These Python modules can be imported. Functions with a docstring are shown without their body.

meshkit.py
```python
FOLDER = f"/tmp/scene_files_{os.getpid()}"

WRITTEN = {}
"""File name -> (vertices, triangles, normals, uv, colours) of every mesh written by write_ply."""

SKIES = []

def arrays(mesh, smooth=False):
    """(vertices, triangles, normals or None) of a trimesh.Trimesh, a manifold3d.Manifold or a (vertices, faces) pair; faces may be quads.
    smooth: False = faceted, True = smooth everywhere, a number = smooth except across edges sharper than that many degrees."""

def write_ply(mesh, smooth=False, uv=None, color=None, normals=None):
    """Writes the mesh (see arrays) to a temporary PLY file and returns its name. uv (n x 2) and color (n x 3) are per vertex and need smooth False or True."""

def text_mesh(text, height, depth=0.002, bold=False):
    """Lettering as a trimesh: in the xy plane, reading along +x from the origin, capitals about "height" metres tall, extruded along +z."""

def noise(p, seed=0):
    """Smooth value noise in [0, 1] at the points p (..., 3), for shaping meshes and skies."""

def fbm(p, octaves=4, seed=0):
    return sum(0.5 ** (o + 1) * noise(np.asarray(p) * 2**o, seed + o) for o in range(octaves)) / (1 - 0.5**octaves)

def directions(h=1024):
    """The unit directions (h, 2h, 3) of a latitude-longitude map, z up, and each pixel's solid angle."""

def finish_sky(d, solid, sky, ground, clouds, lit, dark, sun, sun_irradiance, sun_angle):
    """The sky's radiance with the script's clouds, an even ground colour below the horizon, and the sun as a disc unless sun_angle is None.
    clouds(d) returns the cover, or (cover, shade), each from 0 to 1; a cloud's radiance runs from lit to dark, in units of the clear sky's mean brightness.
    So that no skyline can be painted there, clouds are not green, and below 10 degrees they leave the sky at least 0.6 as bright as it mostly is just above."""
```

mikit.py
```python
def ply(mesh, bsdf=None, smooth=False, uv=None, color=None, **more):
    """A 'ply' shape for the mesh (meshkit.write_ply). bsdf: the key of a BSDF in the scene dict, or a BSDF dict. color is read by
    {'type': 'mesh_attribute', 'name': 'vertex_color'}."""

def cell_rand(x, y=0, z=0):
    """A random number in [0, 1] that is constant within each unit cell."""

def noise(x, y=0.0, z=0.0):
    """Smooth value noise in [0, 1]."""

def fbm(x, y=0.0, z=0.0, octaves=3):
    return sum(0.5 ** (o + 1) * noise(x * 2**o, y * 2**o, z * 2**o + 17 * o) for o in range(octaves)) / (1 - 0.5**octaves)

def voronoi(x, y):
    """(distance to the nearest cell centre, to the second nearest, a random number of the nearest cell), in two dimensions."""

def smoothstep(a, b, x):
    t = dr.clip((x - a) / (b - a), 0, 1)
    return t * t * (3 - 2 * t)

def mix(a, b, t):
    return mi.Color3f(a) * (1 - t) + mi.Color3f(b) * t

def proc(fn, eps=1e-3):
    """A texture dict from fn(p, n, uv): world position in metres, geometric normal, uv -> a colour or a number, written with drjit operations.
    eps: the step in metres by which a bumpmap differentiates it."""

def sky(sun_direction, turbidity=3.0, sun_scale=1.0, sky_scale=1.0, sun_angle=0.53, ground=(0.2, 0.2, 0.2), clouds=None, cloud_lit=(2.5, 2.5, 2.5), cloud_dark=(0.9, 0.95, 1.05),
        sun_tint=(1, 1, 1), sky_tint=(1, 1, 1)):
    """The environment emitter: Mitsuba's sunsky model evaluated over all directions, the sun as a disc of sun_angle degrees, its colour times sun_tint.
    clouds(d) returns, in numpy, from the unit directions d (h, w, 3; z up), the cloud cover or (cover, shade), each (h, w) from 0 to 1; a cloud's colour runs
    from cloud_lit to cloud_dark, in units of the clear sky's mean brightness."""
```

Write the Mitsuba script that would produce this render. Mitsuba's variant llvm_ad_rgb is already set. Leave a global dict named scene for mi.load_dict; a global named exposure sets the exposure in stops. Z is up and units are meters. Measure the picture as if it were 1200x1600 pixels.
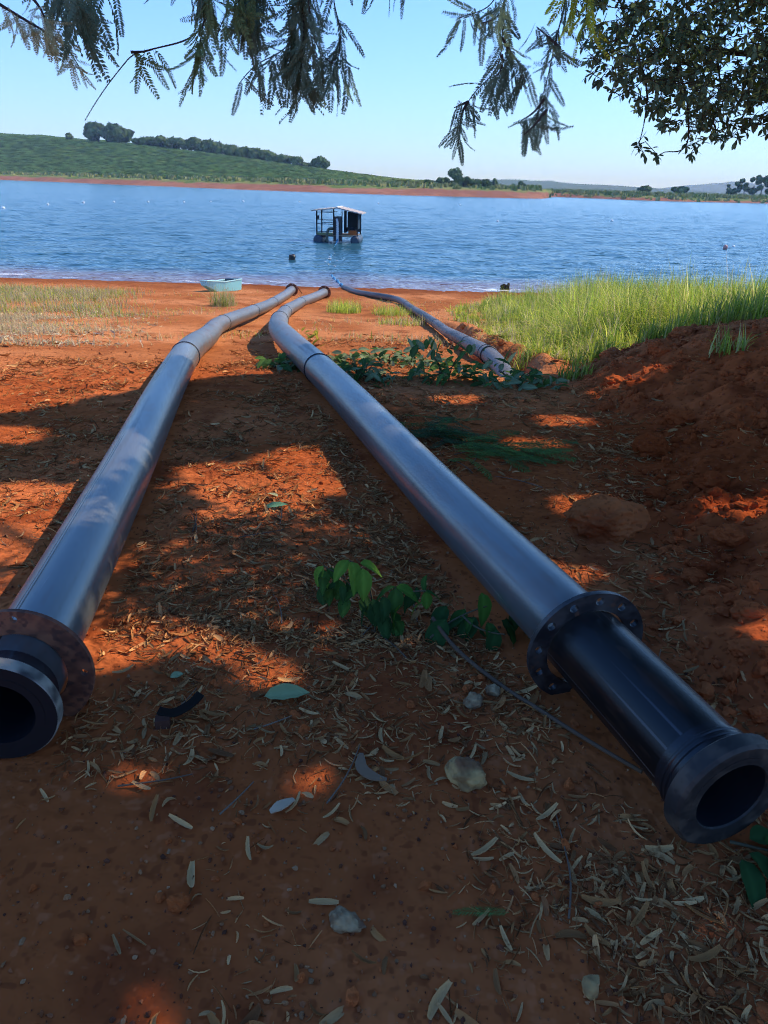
import math, numpy as np, trimesh, mitsuba as mi, drjit as dr, manifold3d as m3
from scipy.interpolate import PchipInterpolator
from scipy.ndimage import gaussian_filter1d
import meshkit, mikit
from meshkit import fbm
T = mi.ScalarTransform4f
PI = math.pi
scene, labels = {}, {}

# ------------------------------------------------------------------ camera, sky, exposure
PITCH, ROLL = math.radians(23.83), math.radians(1.7)
EYE = np.array([0.0, 0.0, 1.5])
FWD = np.array([0.0, math.cos(PITCH), -math.sin(PITCH)])
UP = np.cross([1.0, 0, 0], FWD) * math.cos(ROLL) - np.array([1.0, 0, 0]) * math.sin(ROLL)
scene['camera'] = {'type': 'perspective', 'fov': math.degrees(2 * math.atan(600 / 1155)), 'fov_axis': 'x', 'near_clip': 0.05, 'far_clip': 30000.0,
                   'to_world': T().look_at(origin=EYE.tolist(), target=(EYE + FWD).tolist(), up=UP.tolist())}
SUN = np.array([0.641, 0.299, 0.707])
def horizon_mist(d): return .62 * np.exp(-np.degrees(np.arcsin(np.clip(d[..., 2], 0, 1))) / 5.0)


scene['sky'] = mikit.sky(SUN.tolist(), turbidity=2.4, ground=(0.2, 0.12, 0.08), sky_scale=1.95, sky_tint=(.53, .86, 1.26), clouds=horizon_mist, cloud_lit=(1.65, 1.7, 1.68))
exposure = 1.82
HAZE = 0.00010

# ------------------------------------------------------------------ helpers
WATER = -1.85
rng = np.random.default_rng(11)


class MB:
    """collects pieces (vertices, faces, colours) of ONE mesh"""
    def __init__(s): s.v, s.f, s.c, s.n = [], [], [], 0
    def add(s, v, f, c=(1, 1, 1)):
        v = np.asarray(v, float); f = np.asarray(f, int)
        if f.shape[1] == 4: f = np.vstack([f[:, [0, 1, 2]], f[:, [0, 2, 3]]])
        s.v.append(v); s.f.append(f + s.n); s.c.append(np.broadcast_to(np.asarray(c, float), (len(v), 3))); s.n += len(v)
        return s
    def tm(s): return trimesh.Trimesh(np.vstack(s.v), np.vstack(s.f), process=False)
    def col(s): return np.vstack(s.c)


_count = {}
def newkey(key):
    """key, key_001, key_002 ..."""
    n = _count.get(key, -1) + 1; _count[key] = n
    return key if n == 0 else f'{key}_{n:03d}'


def put(key, shape, to=None):
    key = newkey(key)
    scene[key] = shape if to is None else {**shape, 'to_world': to}
    return key


def tag(key, label=None, category=None, group=None, kind=None):
    d = {k: v for k, v in dict(label=label, category=category, group=group, kind=kind).items() if v}
    labels[key] = d
    return key


def mbshape(mb, bsdf, smooth=False): return mikit.ply(mb.tm(), bsdf, smooth=smooth, color=mb.col())


def frame_to(p, x, y, z):
    m = np.eye(4); m[:3, 0], m[:3, 1], m[:3, 2], m[:3, 3] = x, y, z, p
    return m


def M4(m): return T(m.tolist())


def place(p, yaw=0.0, tilt=0.0, roll=0.0, s=1.0):
    t = T().translate([float(a) for a in p]).rotate([0, 0, 1], math.degrees(yaw)).rotate([1, 0, 0], math.degrees(tilt)).rotate([0, 1, 0], math.degrees(roll))
    return t.scale([s, s, s] if np.isscalar(s) else list(s))


def unit(a): a = np.asarray(a, float); return a / np.linalg.norm(a)


def spline(pts, step=0.05, soft=0.0):
    p = np.asarray(pts, float)
    s = np.r_[0, np.cumsum(np.linalg.norm(np.diff(p, axis=0), axis=1))]
    n = max(int(s[-1] / step), 4)
    q = PchipInterpolator(s, p)(np.linspace(0, s[-1], n + 1))
    if soft / step > .3:
        k = int(4 * soft / step) + 2; k = min(k, len(q) - 1)
        ext = np.vstack([2 * q[0] - q[k:0:-1], q, 2 * q[-1] - q[-2:-k - 2:-1]])
        q = gaussian_filter1d(ext, soft / step, axis=0, mode='nearest')[k:k + len(q)]
    return q


def tube(path, rad, seg=10, caps=True, squash=None):
    """swept circle; returns v, f, uv (u round from the underside, v metres along)"""
    p = np.asarray(path, float); n = len(p); rad = np.broadcast_to(rad, n)
    t = np.gradient(p, axis=0); t /= np.linalg.norm(t, axis=1, keepdims=True)
    up = np.array([0, 0, 1.0])
    side = np.cross(t, up); bad = np.linalg.norm(side, axis=1) < 0.05; side[bad] = [1, 0, 0]
    side /= np.linalg.norm(side, axis=1, keepdims=True)
    nrm = np.cross(side, t)
    a = np.linspace(0, 2 * PI, seg + 1)
    ring = -np.cos(a)[None, :, None] * nrm[:, None] + np.sin(a)[None, :, None] * side[:, None]
    v = (p[:, None] + ring * rad[:, None, None]).reshape(-1, 3)
    i, j = np.meshgrid(np.arange(n - 1), np.arange(seg), indexing='ij')
    a0 = (i * (seg + 1) + j).ravel()
    f = np.stack([a0, a0 + seg + 1, a0 + seg + 2, a0 + 1], 1)
    s = np.r_[0, np.cumsum(np.linalg.norm(np.diff(p, axis=0), axis=1))]
    uv = np.stack([np.tile(np.linspace(0, 1, seg + 1), n), np.repeat(s, seg + 1)], 1)
    if caps:
        f = np.vstack([f[:, [0, 1, 2]], f[:, [0, 2, 3]]])
        for e, o in ((0, 1), (n - 1, -1)):
            c = len(v); v = np.vstack([v, p[e]]); uv = np.vstack([uv, [0.5, s[e]]])
            k = e * (seg + 1) + np.arange(seg)
            f = np.vstack([f, np.stack([np.full(seg, c), k, k + 1][::o], 1)])
    return v, f, uv


def lathe(profile, seg=48):
    """profile (r, z) points, turned about z"""
    return trimesh.creation.revolve(np.asarray(profile, float), sections=seg)


def axis_frame(p, d):
    d = unit(d); x = unit(np.cross([0, 0, 1.0], d)) if abs(d[2]) < 0.95 else np.array([1.0, 0, 0]); y = np.cross(d, x)
    return frame_to(p, x, y, d)


def box(mb, c, size, col=(1, 1, 1), rot=None):
    b = trimesh.creation.box(size)
    v = b.vertices if rot is None else b.vertices @ np.asarray(rot).T
    mb.add(v + np.asarray(c), b.faces, col)


def bar(mb, a, b, r, col=(1, 1, 1), seg=8):
    v, f, _ = tube(np.array([a, b], float), r, seg); mb.add(v, f, col)


# ------------------------------------------------------------------ ground shape
_base = PchipInterpolator([-40, 0, 3, 4.5, 6.5, 9, 13.3, 17, 22, 25, 27.2, 31, 40, 80], [.1, 0, 0, -.01, -.08, -.36, -.92, -1.27, -1.6, -1.75, -1.85, -2.1, -3, -5])
_foot = PchipInterpolator([-9, 0, 1.4, 2.1, 3.1, 4.4, 5.2, 6.9, 8, 9, 12, 20], [1.5, 1.2, 1.08, .98, 1.18, 1.52, 1.62, 1.62, 1.95, 2.3, 2.6, 2.6])
def base(y): return _base(np.clip(y, -39, 79))
def sm(t): t = np.clip(t, 0, 1); return t * t * (3 - 2 * t)
def P3(x, y, z=0.0): return np.stack(np.broadcast_arrays(x, y, z), -1)
TRX = PchipInterpolator([6.6, 7.4, 9.7, 14, 19.8, 22], [1.12, 1.10, .98, .97, .51, .28])   # line of the third pipe


def ground(x, y, detail=True):
    x, y = np.broadcast_arrays(np.asarray(x, float), np.asarray(y, float))
    z = base(y)
    d = x - _foot(np.clip(y, -9, 20)) + .16 * (fbm(P3(x * 1.3, y * 1.3), 3, 5) - .5) * 2
    fade = (1 - sm((y - 8.0) / 1.7)) * sm((y + 4) / 4)
    m = (.27 * sm(d / .85) + .30 * sm((d - .5) / 1.4)) * fade * (.52 + .40 * sm((y - 4.5) / 2.5))
    lump = np.maximum(sm(d / .3) * fade, .5 * sm((y - 6.9) / .8) * (1 - sm((y - 14) / 4)) * np.exp(-((x - TRX(np.clip(y, 6.6, 22)) - .45) / .35) ** 2))
    # spoil beside the third pipe
    t = x - TRX(np.clip(y, 6.6, 22)); along = sm((y - 6.9) / .8) * (1 - sm((y - 14) / 4))
    m = m + along * (.13 * np.exp(-((t - .52) / .2) ** 2) * (.2 + 1.5 * fbm(P3(x * 3.5, y * 3.5), 4, 9)) - .20 * np.exp(-((t - .2) / .15) ** 2))
    z = z + m + .05 * (fbm(P3(x * .45, y * .45), 3, 1) - .5) * sm((30 - y) / 6)
    if detail:
        z = z + .035 * (fbm(P3(x * 2.2, y * 2.2), 3, 2) - .5)
        z = z + (.016 + .03 * lump) * (fbm(P3(x * 9, y * 9), 3, 3) - .5)
        r = fbm(P3(x * 3.2, y * 3.2), 4, 21)
        z = z + lump * .13 * np.abs(r - .5) * 2 - lump * .02
    return z


# ------------------------------------------------------------------ materials
def two(d): return {'type': 'twosided', 'bsdf': d}
def vc(): return {'type': 'mesh_attribute', 'name': 'vertex_color'}


def soil_fn(p, n, uv):
    big = mikit.fbm(p.x * .7 + 3, p.y * .7, 0.0, 3)
    mid = mikit.fbm(p.x * 4, p.y * 4, p.z * 4, 3)
    fine = mikit.fbm(p.x * 45, p.y * 45, p.z * 45, 2)
    c = mikit.mix((.34, .116, .042), (.49, .198, .082), mikit.smoothstep(.3, .7, big))
    c = mikit.mix(c, (.21, .062, .026), mikit.smoothstep(.52, .75, mid) * .7)
    c = mikit.mix(c, (.45, .20, .10), mikit.smoothstep(.62, .8, fine) * .45)
    c = mikit.mix(c, (.14, .045, .022), mikit.smoothstep(.40, .24, fine) * .5)
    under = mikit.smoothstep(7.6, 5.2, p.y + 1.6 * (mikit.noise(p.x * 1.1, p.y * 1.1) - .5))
    c = c * mikit.mix((1, 1, 1), (1.03, .73, .58), under)  # tree shade put into the soil colour: warmer and dimmer tone in this zone
    dug = mikit.smoothstep(.0, .3, p.x - .58 - .135 * p.y + .3 * (mikit.noise(p.x * 2.5, p.y * 2.5) - .5)) * mikit.smoothstep(9.4, 8.4, p.y)   # moist, freshly dug
    c = c * mikit.mix((1, 1, 1), (.84, .68, .64), dug)
    wet = mikit.smoothstep(24.3, 26.6, p.y + 1.2 * (mikit.noise(p.x * .8, p.y * .8) - .5))
    return mikit.mix(c, (.17, .050, .022), wet * .75)


def soil_bump(p, n, uv):
    return mikit.fbm(p.x * 30, p.y * 30, p.z * 30, 4) * 1.4


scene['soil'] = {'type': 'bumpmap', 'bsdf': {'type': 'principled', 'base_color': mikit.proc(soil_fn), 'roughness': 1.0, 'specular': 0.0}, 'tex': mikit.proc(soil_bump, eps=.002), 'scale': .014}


def pipe_fn(p, n, uv):
    u, v = uv.x, uv.y
    dust = mikit.fbm(u * 5, v * 1.1, 2.0, 3)
    spots = mikit.fbm(u * 26, v * 9, 5.0, 3)
    streak = mikit.fbm(u * 60, v * .7, 9.0, 2)
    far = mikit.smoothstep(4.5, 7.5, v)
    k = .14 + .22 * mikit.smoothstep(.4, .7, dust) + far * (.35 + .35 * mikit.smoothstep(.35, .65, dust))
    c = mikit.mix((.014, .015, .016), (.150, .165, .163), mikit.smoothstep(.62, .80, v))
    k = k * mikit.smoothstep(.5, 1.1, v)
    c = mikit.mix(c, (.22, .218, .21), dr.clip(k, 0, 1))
    c = mikit.mix(c, (.22, .115, .07), mikit.smoothstep(.6, .8, spots) * (.10 + .30 * far))
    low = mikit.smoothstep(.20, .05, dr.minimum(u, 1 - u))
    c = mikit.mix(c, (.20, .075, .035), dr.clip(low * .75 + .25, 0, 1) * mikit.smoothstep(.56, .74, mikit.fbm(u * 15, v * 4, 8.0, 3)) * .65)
    c = mikit.mix(c, (.16, .16, .165), mikit.smoothstep(.70, .82, streak) * .35)
    scr = mikit.smoothstep(.965, .99, mikit.noise(u * 34 + v * 1.7, v * .9, 6.0)) + mikit.smoothstep(.965, .99, mikit.noise(u * 40 - v * 2.3, v * 1.1, 3.0))
    c = mikit.mix(c, (.30, .29, .28), dr.clip(scr, 0, 1) * .5)
    return c


def pipe_rough(p, n, uv):
    return .20 + .18 * mikit.fbm(uv.x * 7, uv.y * 1.6, 2.0, 3) + .12 * mikit.smoothstep(4.5, 7.5, uv.y) + .1 * mikit.smoothstep(.6, .8, mikit.fbm(uv.x * 40, uv.y * .9, 4.0, 2))


def mark_fn(p, n, uv):   # the long printed double line with scratches of the left pipe
    c = pipe_fn(p, n, mi.Point2f(uv.x, uv.y + .6))
    w = .545 + .004 * mikit.noise(uv.y * 3)
    ln = dr.maximum(mikit.smoothstep(.006, .003, dr.abs(uv.x - w)), mikit.smoothstep(.005, .002, dr.abs(uv.x - w - .016)))
    ln = ln * mikit.smoothstep(.35, .5, mikit.noise(uv.y * 1.3 + 4, uv.x * 9))
    return mikit.mix(c, (.004, .004, .005), ln * .85)


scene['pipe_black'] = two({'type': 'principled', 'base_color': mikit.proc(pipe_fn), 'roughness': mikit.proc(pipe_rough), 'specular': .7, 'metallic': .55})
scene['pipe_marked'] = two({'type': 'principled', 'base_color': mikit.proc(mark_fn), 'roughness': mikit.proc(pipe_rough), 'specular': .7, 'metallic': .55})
def grey_fn(p, n, uv):
    k = mikit.fbm(uv.x * 5, uv.y * 1.1, 2.0, 3)
    return mikit.mix((.07, .072, .075), (.15, .138, .128), mikit.smoothstep(.35, .7, k))


scene['pipe_grey'] = two({'type': 'principled', 'base_color': mikit.proc(grey_fn), 'roughness': .5, 'specular': .4})
scene['bare_black'] = two({'type': 'principled', 'base_color': {'type': 'rgb', 'value': [.012, .013, .016]}, 'roughness': .3, 'specular': .5})


def collar_fn(p, n, uv):
    k = mikit.fbm(p.x * 18, p.y * 18, p.z * 18, 3)
    c = mikit.mix((.022, .020, .018), (.075, .058, .042), mikit.smoothstep(.42, .75, k))
    return mikit.mix(c, (.01, .01, .01), mikit.smoothstep(.55, .7, mikit.fbm(p.x * 60, p.y * 60, p.z * 60, 2)) * .4)


def collar2_fn(p, n, uv):
    k = mikit.fbm(p.x * 14, p.y * 14, p.z * 14, 3)
    return mikit.mix((.03, .028, .026), (.30, .27, .21), mikit.smoothstep(.3, .6, k))


def rust_fn(p, n, uv):
    k = mikit.fbm(p.x * 22, p.y * 22, p.z * 22, 4)
    c = mikit.mix((.11, .040, .024), (.25, .090, .045), mikit.smoothstep(.3, .7, k))
    return mikit.mix(c, (.03, .018, .016), mikit.smoothstep(.55, .7, mikit.fbm(p.x * 50 + 7, p.y * 50, p.z * 50, 2)) * .6)


def flange_fn(p, n, uv):
    k = mikit.fbm(p.x * 20, p.y * 20, p.z * 20, 4)
    c = mikit.mix((.012, .012, .014), (.05, .045, .042), mikit.smoothstep(.35, .75, k))
    return mikit.mix(c, (.12, .055, .03), mikit.smoothstep(.66, .8, mikit.fbm(p.x * 33, p.y * 33, p.z * 33, 3)) * .6)


scene['collar'] = two({'type': 'principled', 'base_color': mikit.proc(collar_fn), 'roughness': .6, 'specular': .4})
scene['collar_pale'] = two({'type': 'principled', 'base_color': mikit.proc(collar2_fn), 'roughness': .6, 'specular': .4})
scene['rust'] = two({'type': 'principled', 'base_color': mikit.proc(rust_fn), 'roughness': .8, 'specular': .3})
scene['flange_black'] = two({'type': 'principled', 'base_color': mikit.proc(flange_fn), 'roughness': .4, 'specular': .5})
scene['matte'] = two({'type': 'principled', 'base_color': vc(), 'roughness': .9, 'specular': .03})
scene['satin'] = two({'type': 'principled', 'base_color': vc(), 'roughness': .45, 'specular': .5})
scene['leafy'] = {'type': 'principledthin', 'base_color': vc(), 'roughness': .45, 'diff_trans': .75, 'eta': 1.4, 'spec_trans': 0.0}
scene['grassy'] = {'type': 'principledthin', 'base_color': vc(), 'roughness': .6, 'diff_trans': .9, 'eta': 1.3, 'spec_trans': 0.0}


def stone_fn(p, n, uv):
    k = mikit.fbm(p.x * 30, p.y * 30, p.z * 30, 3)
    c = mikit.mix((.24, .135, .055), (.50, .31, .12), mikit.smoothstep(.3, .7, k))
    return mikit.mix(c, (.16, .06, .03), mikit.smoothstep(.5, .7, mikit.fbm(p.x * 12, p.y * 12, p.z * 12, 2)) * .7)


def stone2_fn(p, n, uv):
    k = mikit.fbm(p.x * 40, p.y * 40, p.z * 40, 3)
    c = mikit.mix((.19, .11, .055), (.40, .27, .14), mikit.smoothstep(.3, .7, k))
    return mikit.mix(c, (.16, .06, .03), mikit.smoothstep(.5, .75, mikit.fbm(p.x * 20, p.y * 20, p.z * 20, 2)) * .6)


scene['stone_tan'] = {'type': 'principled', 'base_color': mikit.proc(stone_fn), 'roughness': .9, 'specular': .2}
scene['stone_grey'] = {'type': 'principled', 'base_color': mikit.proc(stone2_fn), 'roughness': .9, 'specular': .2}


def water_fn(p, n, uv):
    j = mikit.noise(p.x * .35, p.y * .35) - .5
    shallow = mikit.smoothstep(33.0, 27.2, p.y + 2.5 * j)
    c = mikit.mix((.020, .085, .125), (.17, .085, .075), shallow * .8)
    foam = mikit.smoothstep(.56, .70, mikit.fbm(p.x * .5, p.y * 2.2, 3.0, 3)) * mikit.smoothstep(28.6, 27.5, p.y + .8 * j) * mikit.smoothstep(.42, .6, mikit.fbm(p.x * 3.5, p.y * 9, 1.0, 2))
    return mikit.mix(c, (.75, .74, .73), foam)


def water_bump(p, n, uv):
    f = mikit.smoothstep(500, 60, p.y)
    return mikit.fbm(p.x * 1.6 + p.y * .15, p.y * 3.6, 0.0, 3) * .055 + mikit.fbm(p.x * 5, p.y * 8, 3.0, 2) * .016 * f


scene['lake_water'] = {'type': 'bumpmap', 'bsdf': {'type': 'principled', 'base_color': mikit.proc(water_fn), 'roughness': .08, 'specular': .32}, 'tex': mikit.proc(water_bump, eps=.03), 'scale': 1.0}


def far_fn(p, n, uv):
    h = p.z - WATER + 1.2 * mikit.smoothstep(70., 120., p.x)
    j = mikit.fbm(p.x * .05, p.y * .05, 0.0, 3) - .5
    k = mikit.fbm(p.x * .35, p.y * .35, 2.0, 2) - .5
    c = mikit.mix((.22, .095, .060), (.29, .13, .080), mikit.smoothstep(.3, .7, j + .5 + k * .5))
    grass = mikit.mix((.19, .19, .06), (.10, .14, .035), mikit.smoothstep(-.2, .3, j + k * .6))
    c = mikit.mix(c, grass, mikit.smoothstep(1.9, 2.6, h + 1.6 * j + .8 * k))
    return mikit.mix(c, (.045, .085, .025), mikit.smoothstep(3.2, 4.2, h + .6 * j))


scene['far_ground'] = {'type': 'principled', 'base_color': mikit.proc(far_fn), 'roughness': .95, 'specular': .1}
scene['far_hills'] = {'type': 'principled', 'base_color': {'type': 'rgb', 'value': [.055, .085, .035]}, 'roughness': .95, 'specular': .1}

# ------------------------------------------------------------------ ground (near bank and lake bed)
def grid(xs, ys, zf):
    X, Y = np.meshgrid(xs, ys)
    v = np.stack([X, Y, zf(X, Y)], -1).reshape(-1, 3)
    nx, ny = len(xs), len(ys)
    i, j = np.meshgrid(np.arange(ny - 1), np.arange(nx - 1), indexing='ij')
    a = (i * nx + j).ravel()
    return v, np.stack([a, a + 1, a + nx + 1, a + nx], 1)


def grow(a, step, g, end):
    out = [a]
    while abs(out[-1] - a) < abs(end - a): out.append(out[-1] + step); step *= g
    return out[1:]


ys = np.r_[grow(.3, -.05, 1.12, -40)[::-1], np.arange(.3, 6.5, .021), np.arange(6.5, 14, .035), np.arange(14, 29, .08), grow(29, .2, 1.3, 60)]
xs = np.r_[grow(-2.6, -.03, 1.05, -80)[::-1], np.arange(-2.6, 4.2, .0225), grow(4.2, .03, 1.05, 80)]
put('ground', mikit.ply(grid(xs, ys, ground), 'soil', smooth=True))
tag('ground', 'bare red soil bank sloping down from the pipes to the lake', kind='structure')

# ------------------------------------------------------------------ lake
def waves(x, y):
    a = fbm(np.stack([x * .75 + y * .12, y * 1.7, 0 * x], -1), 3, 31) - .5
    b = fbm(np.stack([x * .16, y * .35 - x * .03, 0 * x], -1), 2, 41) - .5
    return (.14 * a + .12 * b) * sm((y - 27.0) / 5)


yy = np.array(grow(23.0, .11, 1.0065, 700) + [900, 1300, 2000])
uu = np.linspace(-1, 1, 300)
Uu, Yy = np.meshgrid(uu, yy)
Xx = Uu * (6 + .66 * Yy)
lv = np.stack([Xx, Yy, WATER + waves(Xx, Yy)], -1).reshape(-1, 3)
i, j = np.meshgrid(np.arange(len(yy) - 1), np.arange(len(uu) - 1), indexing='ij')
a = (i * len(uu) + j).ravel()
put('lake', mikit.ply((lv, np.stack([a, a + 1, a + len(uu) + 1, a + len(uu)], 1)), 'lake_water', smooth=True))
tag('lake', 'blue wind rippled lake between the red bank and the far shore', kind='structure')

# ------------------------------------------------------------------ far shore
RS = PchipInterpolator([-85, -60, -40, -26, -18.3, -9.7, -.7, 5, 9.2, 10.6, 11.3, 13.5, 17, 25, 40, 60, 85], [1500, 950, 720, 560, 432, 351, 320, 328, 339, 352, 470, 455, 420, 482, 600, 800, 1400])
RZ = PchipInterpolator([-85, -45, -26, -20.7, -13, -6, 1, 6, 10, 30, 85], [32, 38, 40.5, 35.5, 25.0, 14.5, 6.0, 2.2, 1.0, 1.2, 2])     # height of the crest above the eye


def far_z(r, az):
    e = r - RS(az)
    bank = np.interp(e, [-60, -8, 0, 22, 30, 48], [-6, -.6, 0, 2.7, 3.1, 4.0]) + WATER
    bank = bank + sm((az - 10.6) / 1.6) * (np.interp(e, [-60, -8, 0, 8, 20, 48], [-6, -.6, 0, 1.3, 2.6, 3.6]) + WATER - bank)
    z = bank + (RZ(az) + 1.5 - 4.0 - WATER - 3.0) * sm((e - 40) / 330) ** 1.0 * np.where(e > 0, 1, 0)
    z = z - sm((e - 320) / 900) * np.maximum(RZ(az) - 2, 0) * .8
    return z


def polar(r, az): a = np.radians(az); return r * np.sin(a), r * np.cos(a)


azs = np.linspace(-85, 85, 560)
es = np.r_[-60, -30, -12, -4, np.arange(0, 60, 3), np.arange(60, 400, 12), 450, 550, 700, 900, 1200, 1700, 2500, 4000, 7000]
A, Ee = np.meshgrid(azs, es)
Rr = RS(A) + Ee
fx, fy = polar(Rr, A)
fz = far_z(Rr, A) + (fbm(P3(fx * .03, fy * .03), 3, 8) - .5) * np.interp(Ee, [0, 30, 200], [.3, 1.2, 2.5])
i, j = np.meshgrid(np.arange(len(es) - 1), np.arange(len(azs) - 1), indexing='ij')
a = (i * len(azs) + j).ravel()
put('far_shore', mikit.ply((np.stack([fx, fy, fz], -1).reshape(-1, 3), np.stack([a, a + 1, a + len(azs) + 1, a + len(azs)], 1)), 'far_ground', smooth=True))
tag('far_shore', 'far lake shore with red bank rising to a cultivated slope', kind='structure')


def hill(r0, az0, az1, prof, depth, seed, label):
    az = np.linspace(az0, az1, 120); d = np.linspace(0, 1, 24)
    A, D = np.meshgrid(az, d)
    R = r0 + (D - .5) * depth
    x, y = polar(R, A)
    h = np.interp(A, prof[0], prof[1]) * r0 * PI / 180
    h = h * (1 + .25 * (fbm(P3(A * 1.1, D * 3), 4, seed) - .5))
    z = -10 + (h + 11.5) * np.sin(np.clip(D, 0, 1) * PI) ** .8
    i, j = np.meshgrid(np.arange(23), np.arange(119), indexing='ij'); a = (i * 120 + j).ravel()
    k = put('hill', mikit.ply((np.stack([x, y, z], -1).reshape(-1, 3), np.stack([a, a + 1, a + 121, a + 120], 1)), 'far_hills', smooth=True))
    tag(k, label, kind='structure')


hill(3600, 4.5, 40, ([4.5, 6.4, 8.2, 10.5, 13, 17, 22, 40], [.0, .50, .62, .58, .45, .36, .18, .15]), 1400, 3, 'low blue wooded hill on the horizon right of the bushes')
hill(6500, 15, 34, ([15, 18.5, 21.5, 23.2, 26, 34], [.05, .35, .75, .85, .6, .1]), 1800, 4, 'pale blue hill farthest away on the right horizon')
hill(1500, 8, 45, ([8, 10, 14, 20, 28, 45], [-.05, .12, .18, .05, .2, .15]), 500, 6, 'dark green field rise behind the right far shore')

# coffee rows
mb = MB()
for e in np.arange(46, 275, 3.5):
    az = -34.0
    az1 = np.interp(e, [46, 120, 275], [5.6, 3.0, 2.0])
    n = int((az1 - az) * PI / 180 * 460 / 2.1)
    q = np.linspace(az, az1, n)
    r = RS(q) + e
    x, y = polar(r, q)
    z0 = far_z(r, q)
    g = np.random.default_rng(int(e * 10))
    hh = 1.7 + .75 * g.random(n); ww = .95 + .4 * g.random(n)
    rad = np.stack([np.sin(np.radians(q)), np.cos(np.radians(q)), 0 * q], 1)
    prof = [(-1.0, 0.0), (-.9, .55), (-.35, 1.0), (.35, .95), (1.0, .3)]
    rings = [np.stack([x, y, z0], 1) + rad * (c[0] * ww + .25 * (g.random(n) - .5))[:, None] + np.array([0, 0, 1]) * (hh * c[1] - .15)[:, None] + (0, 0, .35) * (g.random((n, 1)) - .5) for c in prof]
    v = np.stack(rings, 1).reshape(-1, 3)
    i, j = np.meshgrid(np.arange(n - 1), np.arange(4), indexing='ij'); a = (i * 5 + j).ravel()
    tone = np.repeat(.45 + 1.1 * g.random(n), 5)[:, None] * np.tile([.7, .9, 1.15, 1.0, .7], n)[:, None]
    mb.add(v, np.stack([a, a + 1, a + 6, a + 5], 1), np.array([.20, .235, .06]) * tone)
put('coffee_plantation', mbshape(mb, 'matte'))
tag('coffee_plantation', 'green coffee bushes in close rows covering the slope across the lake', 'crop field', kind='stuff')


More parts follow.
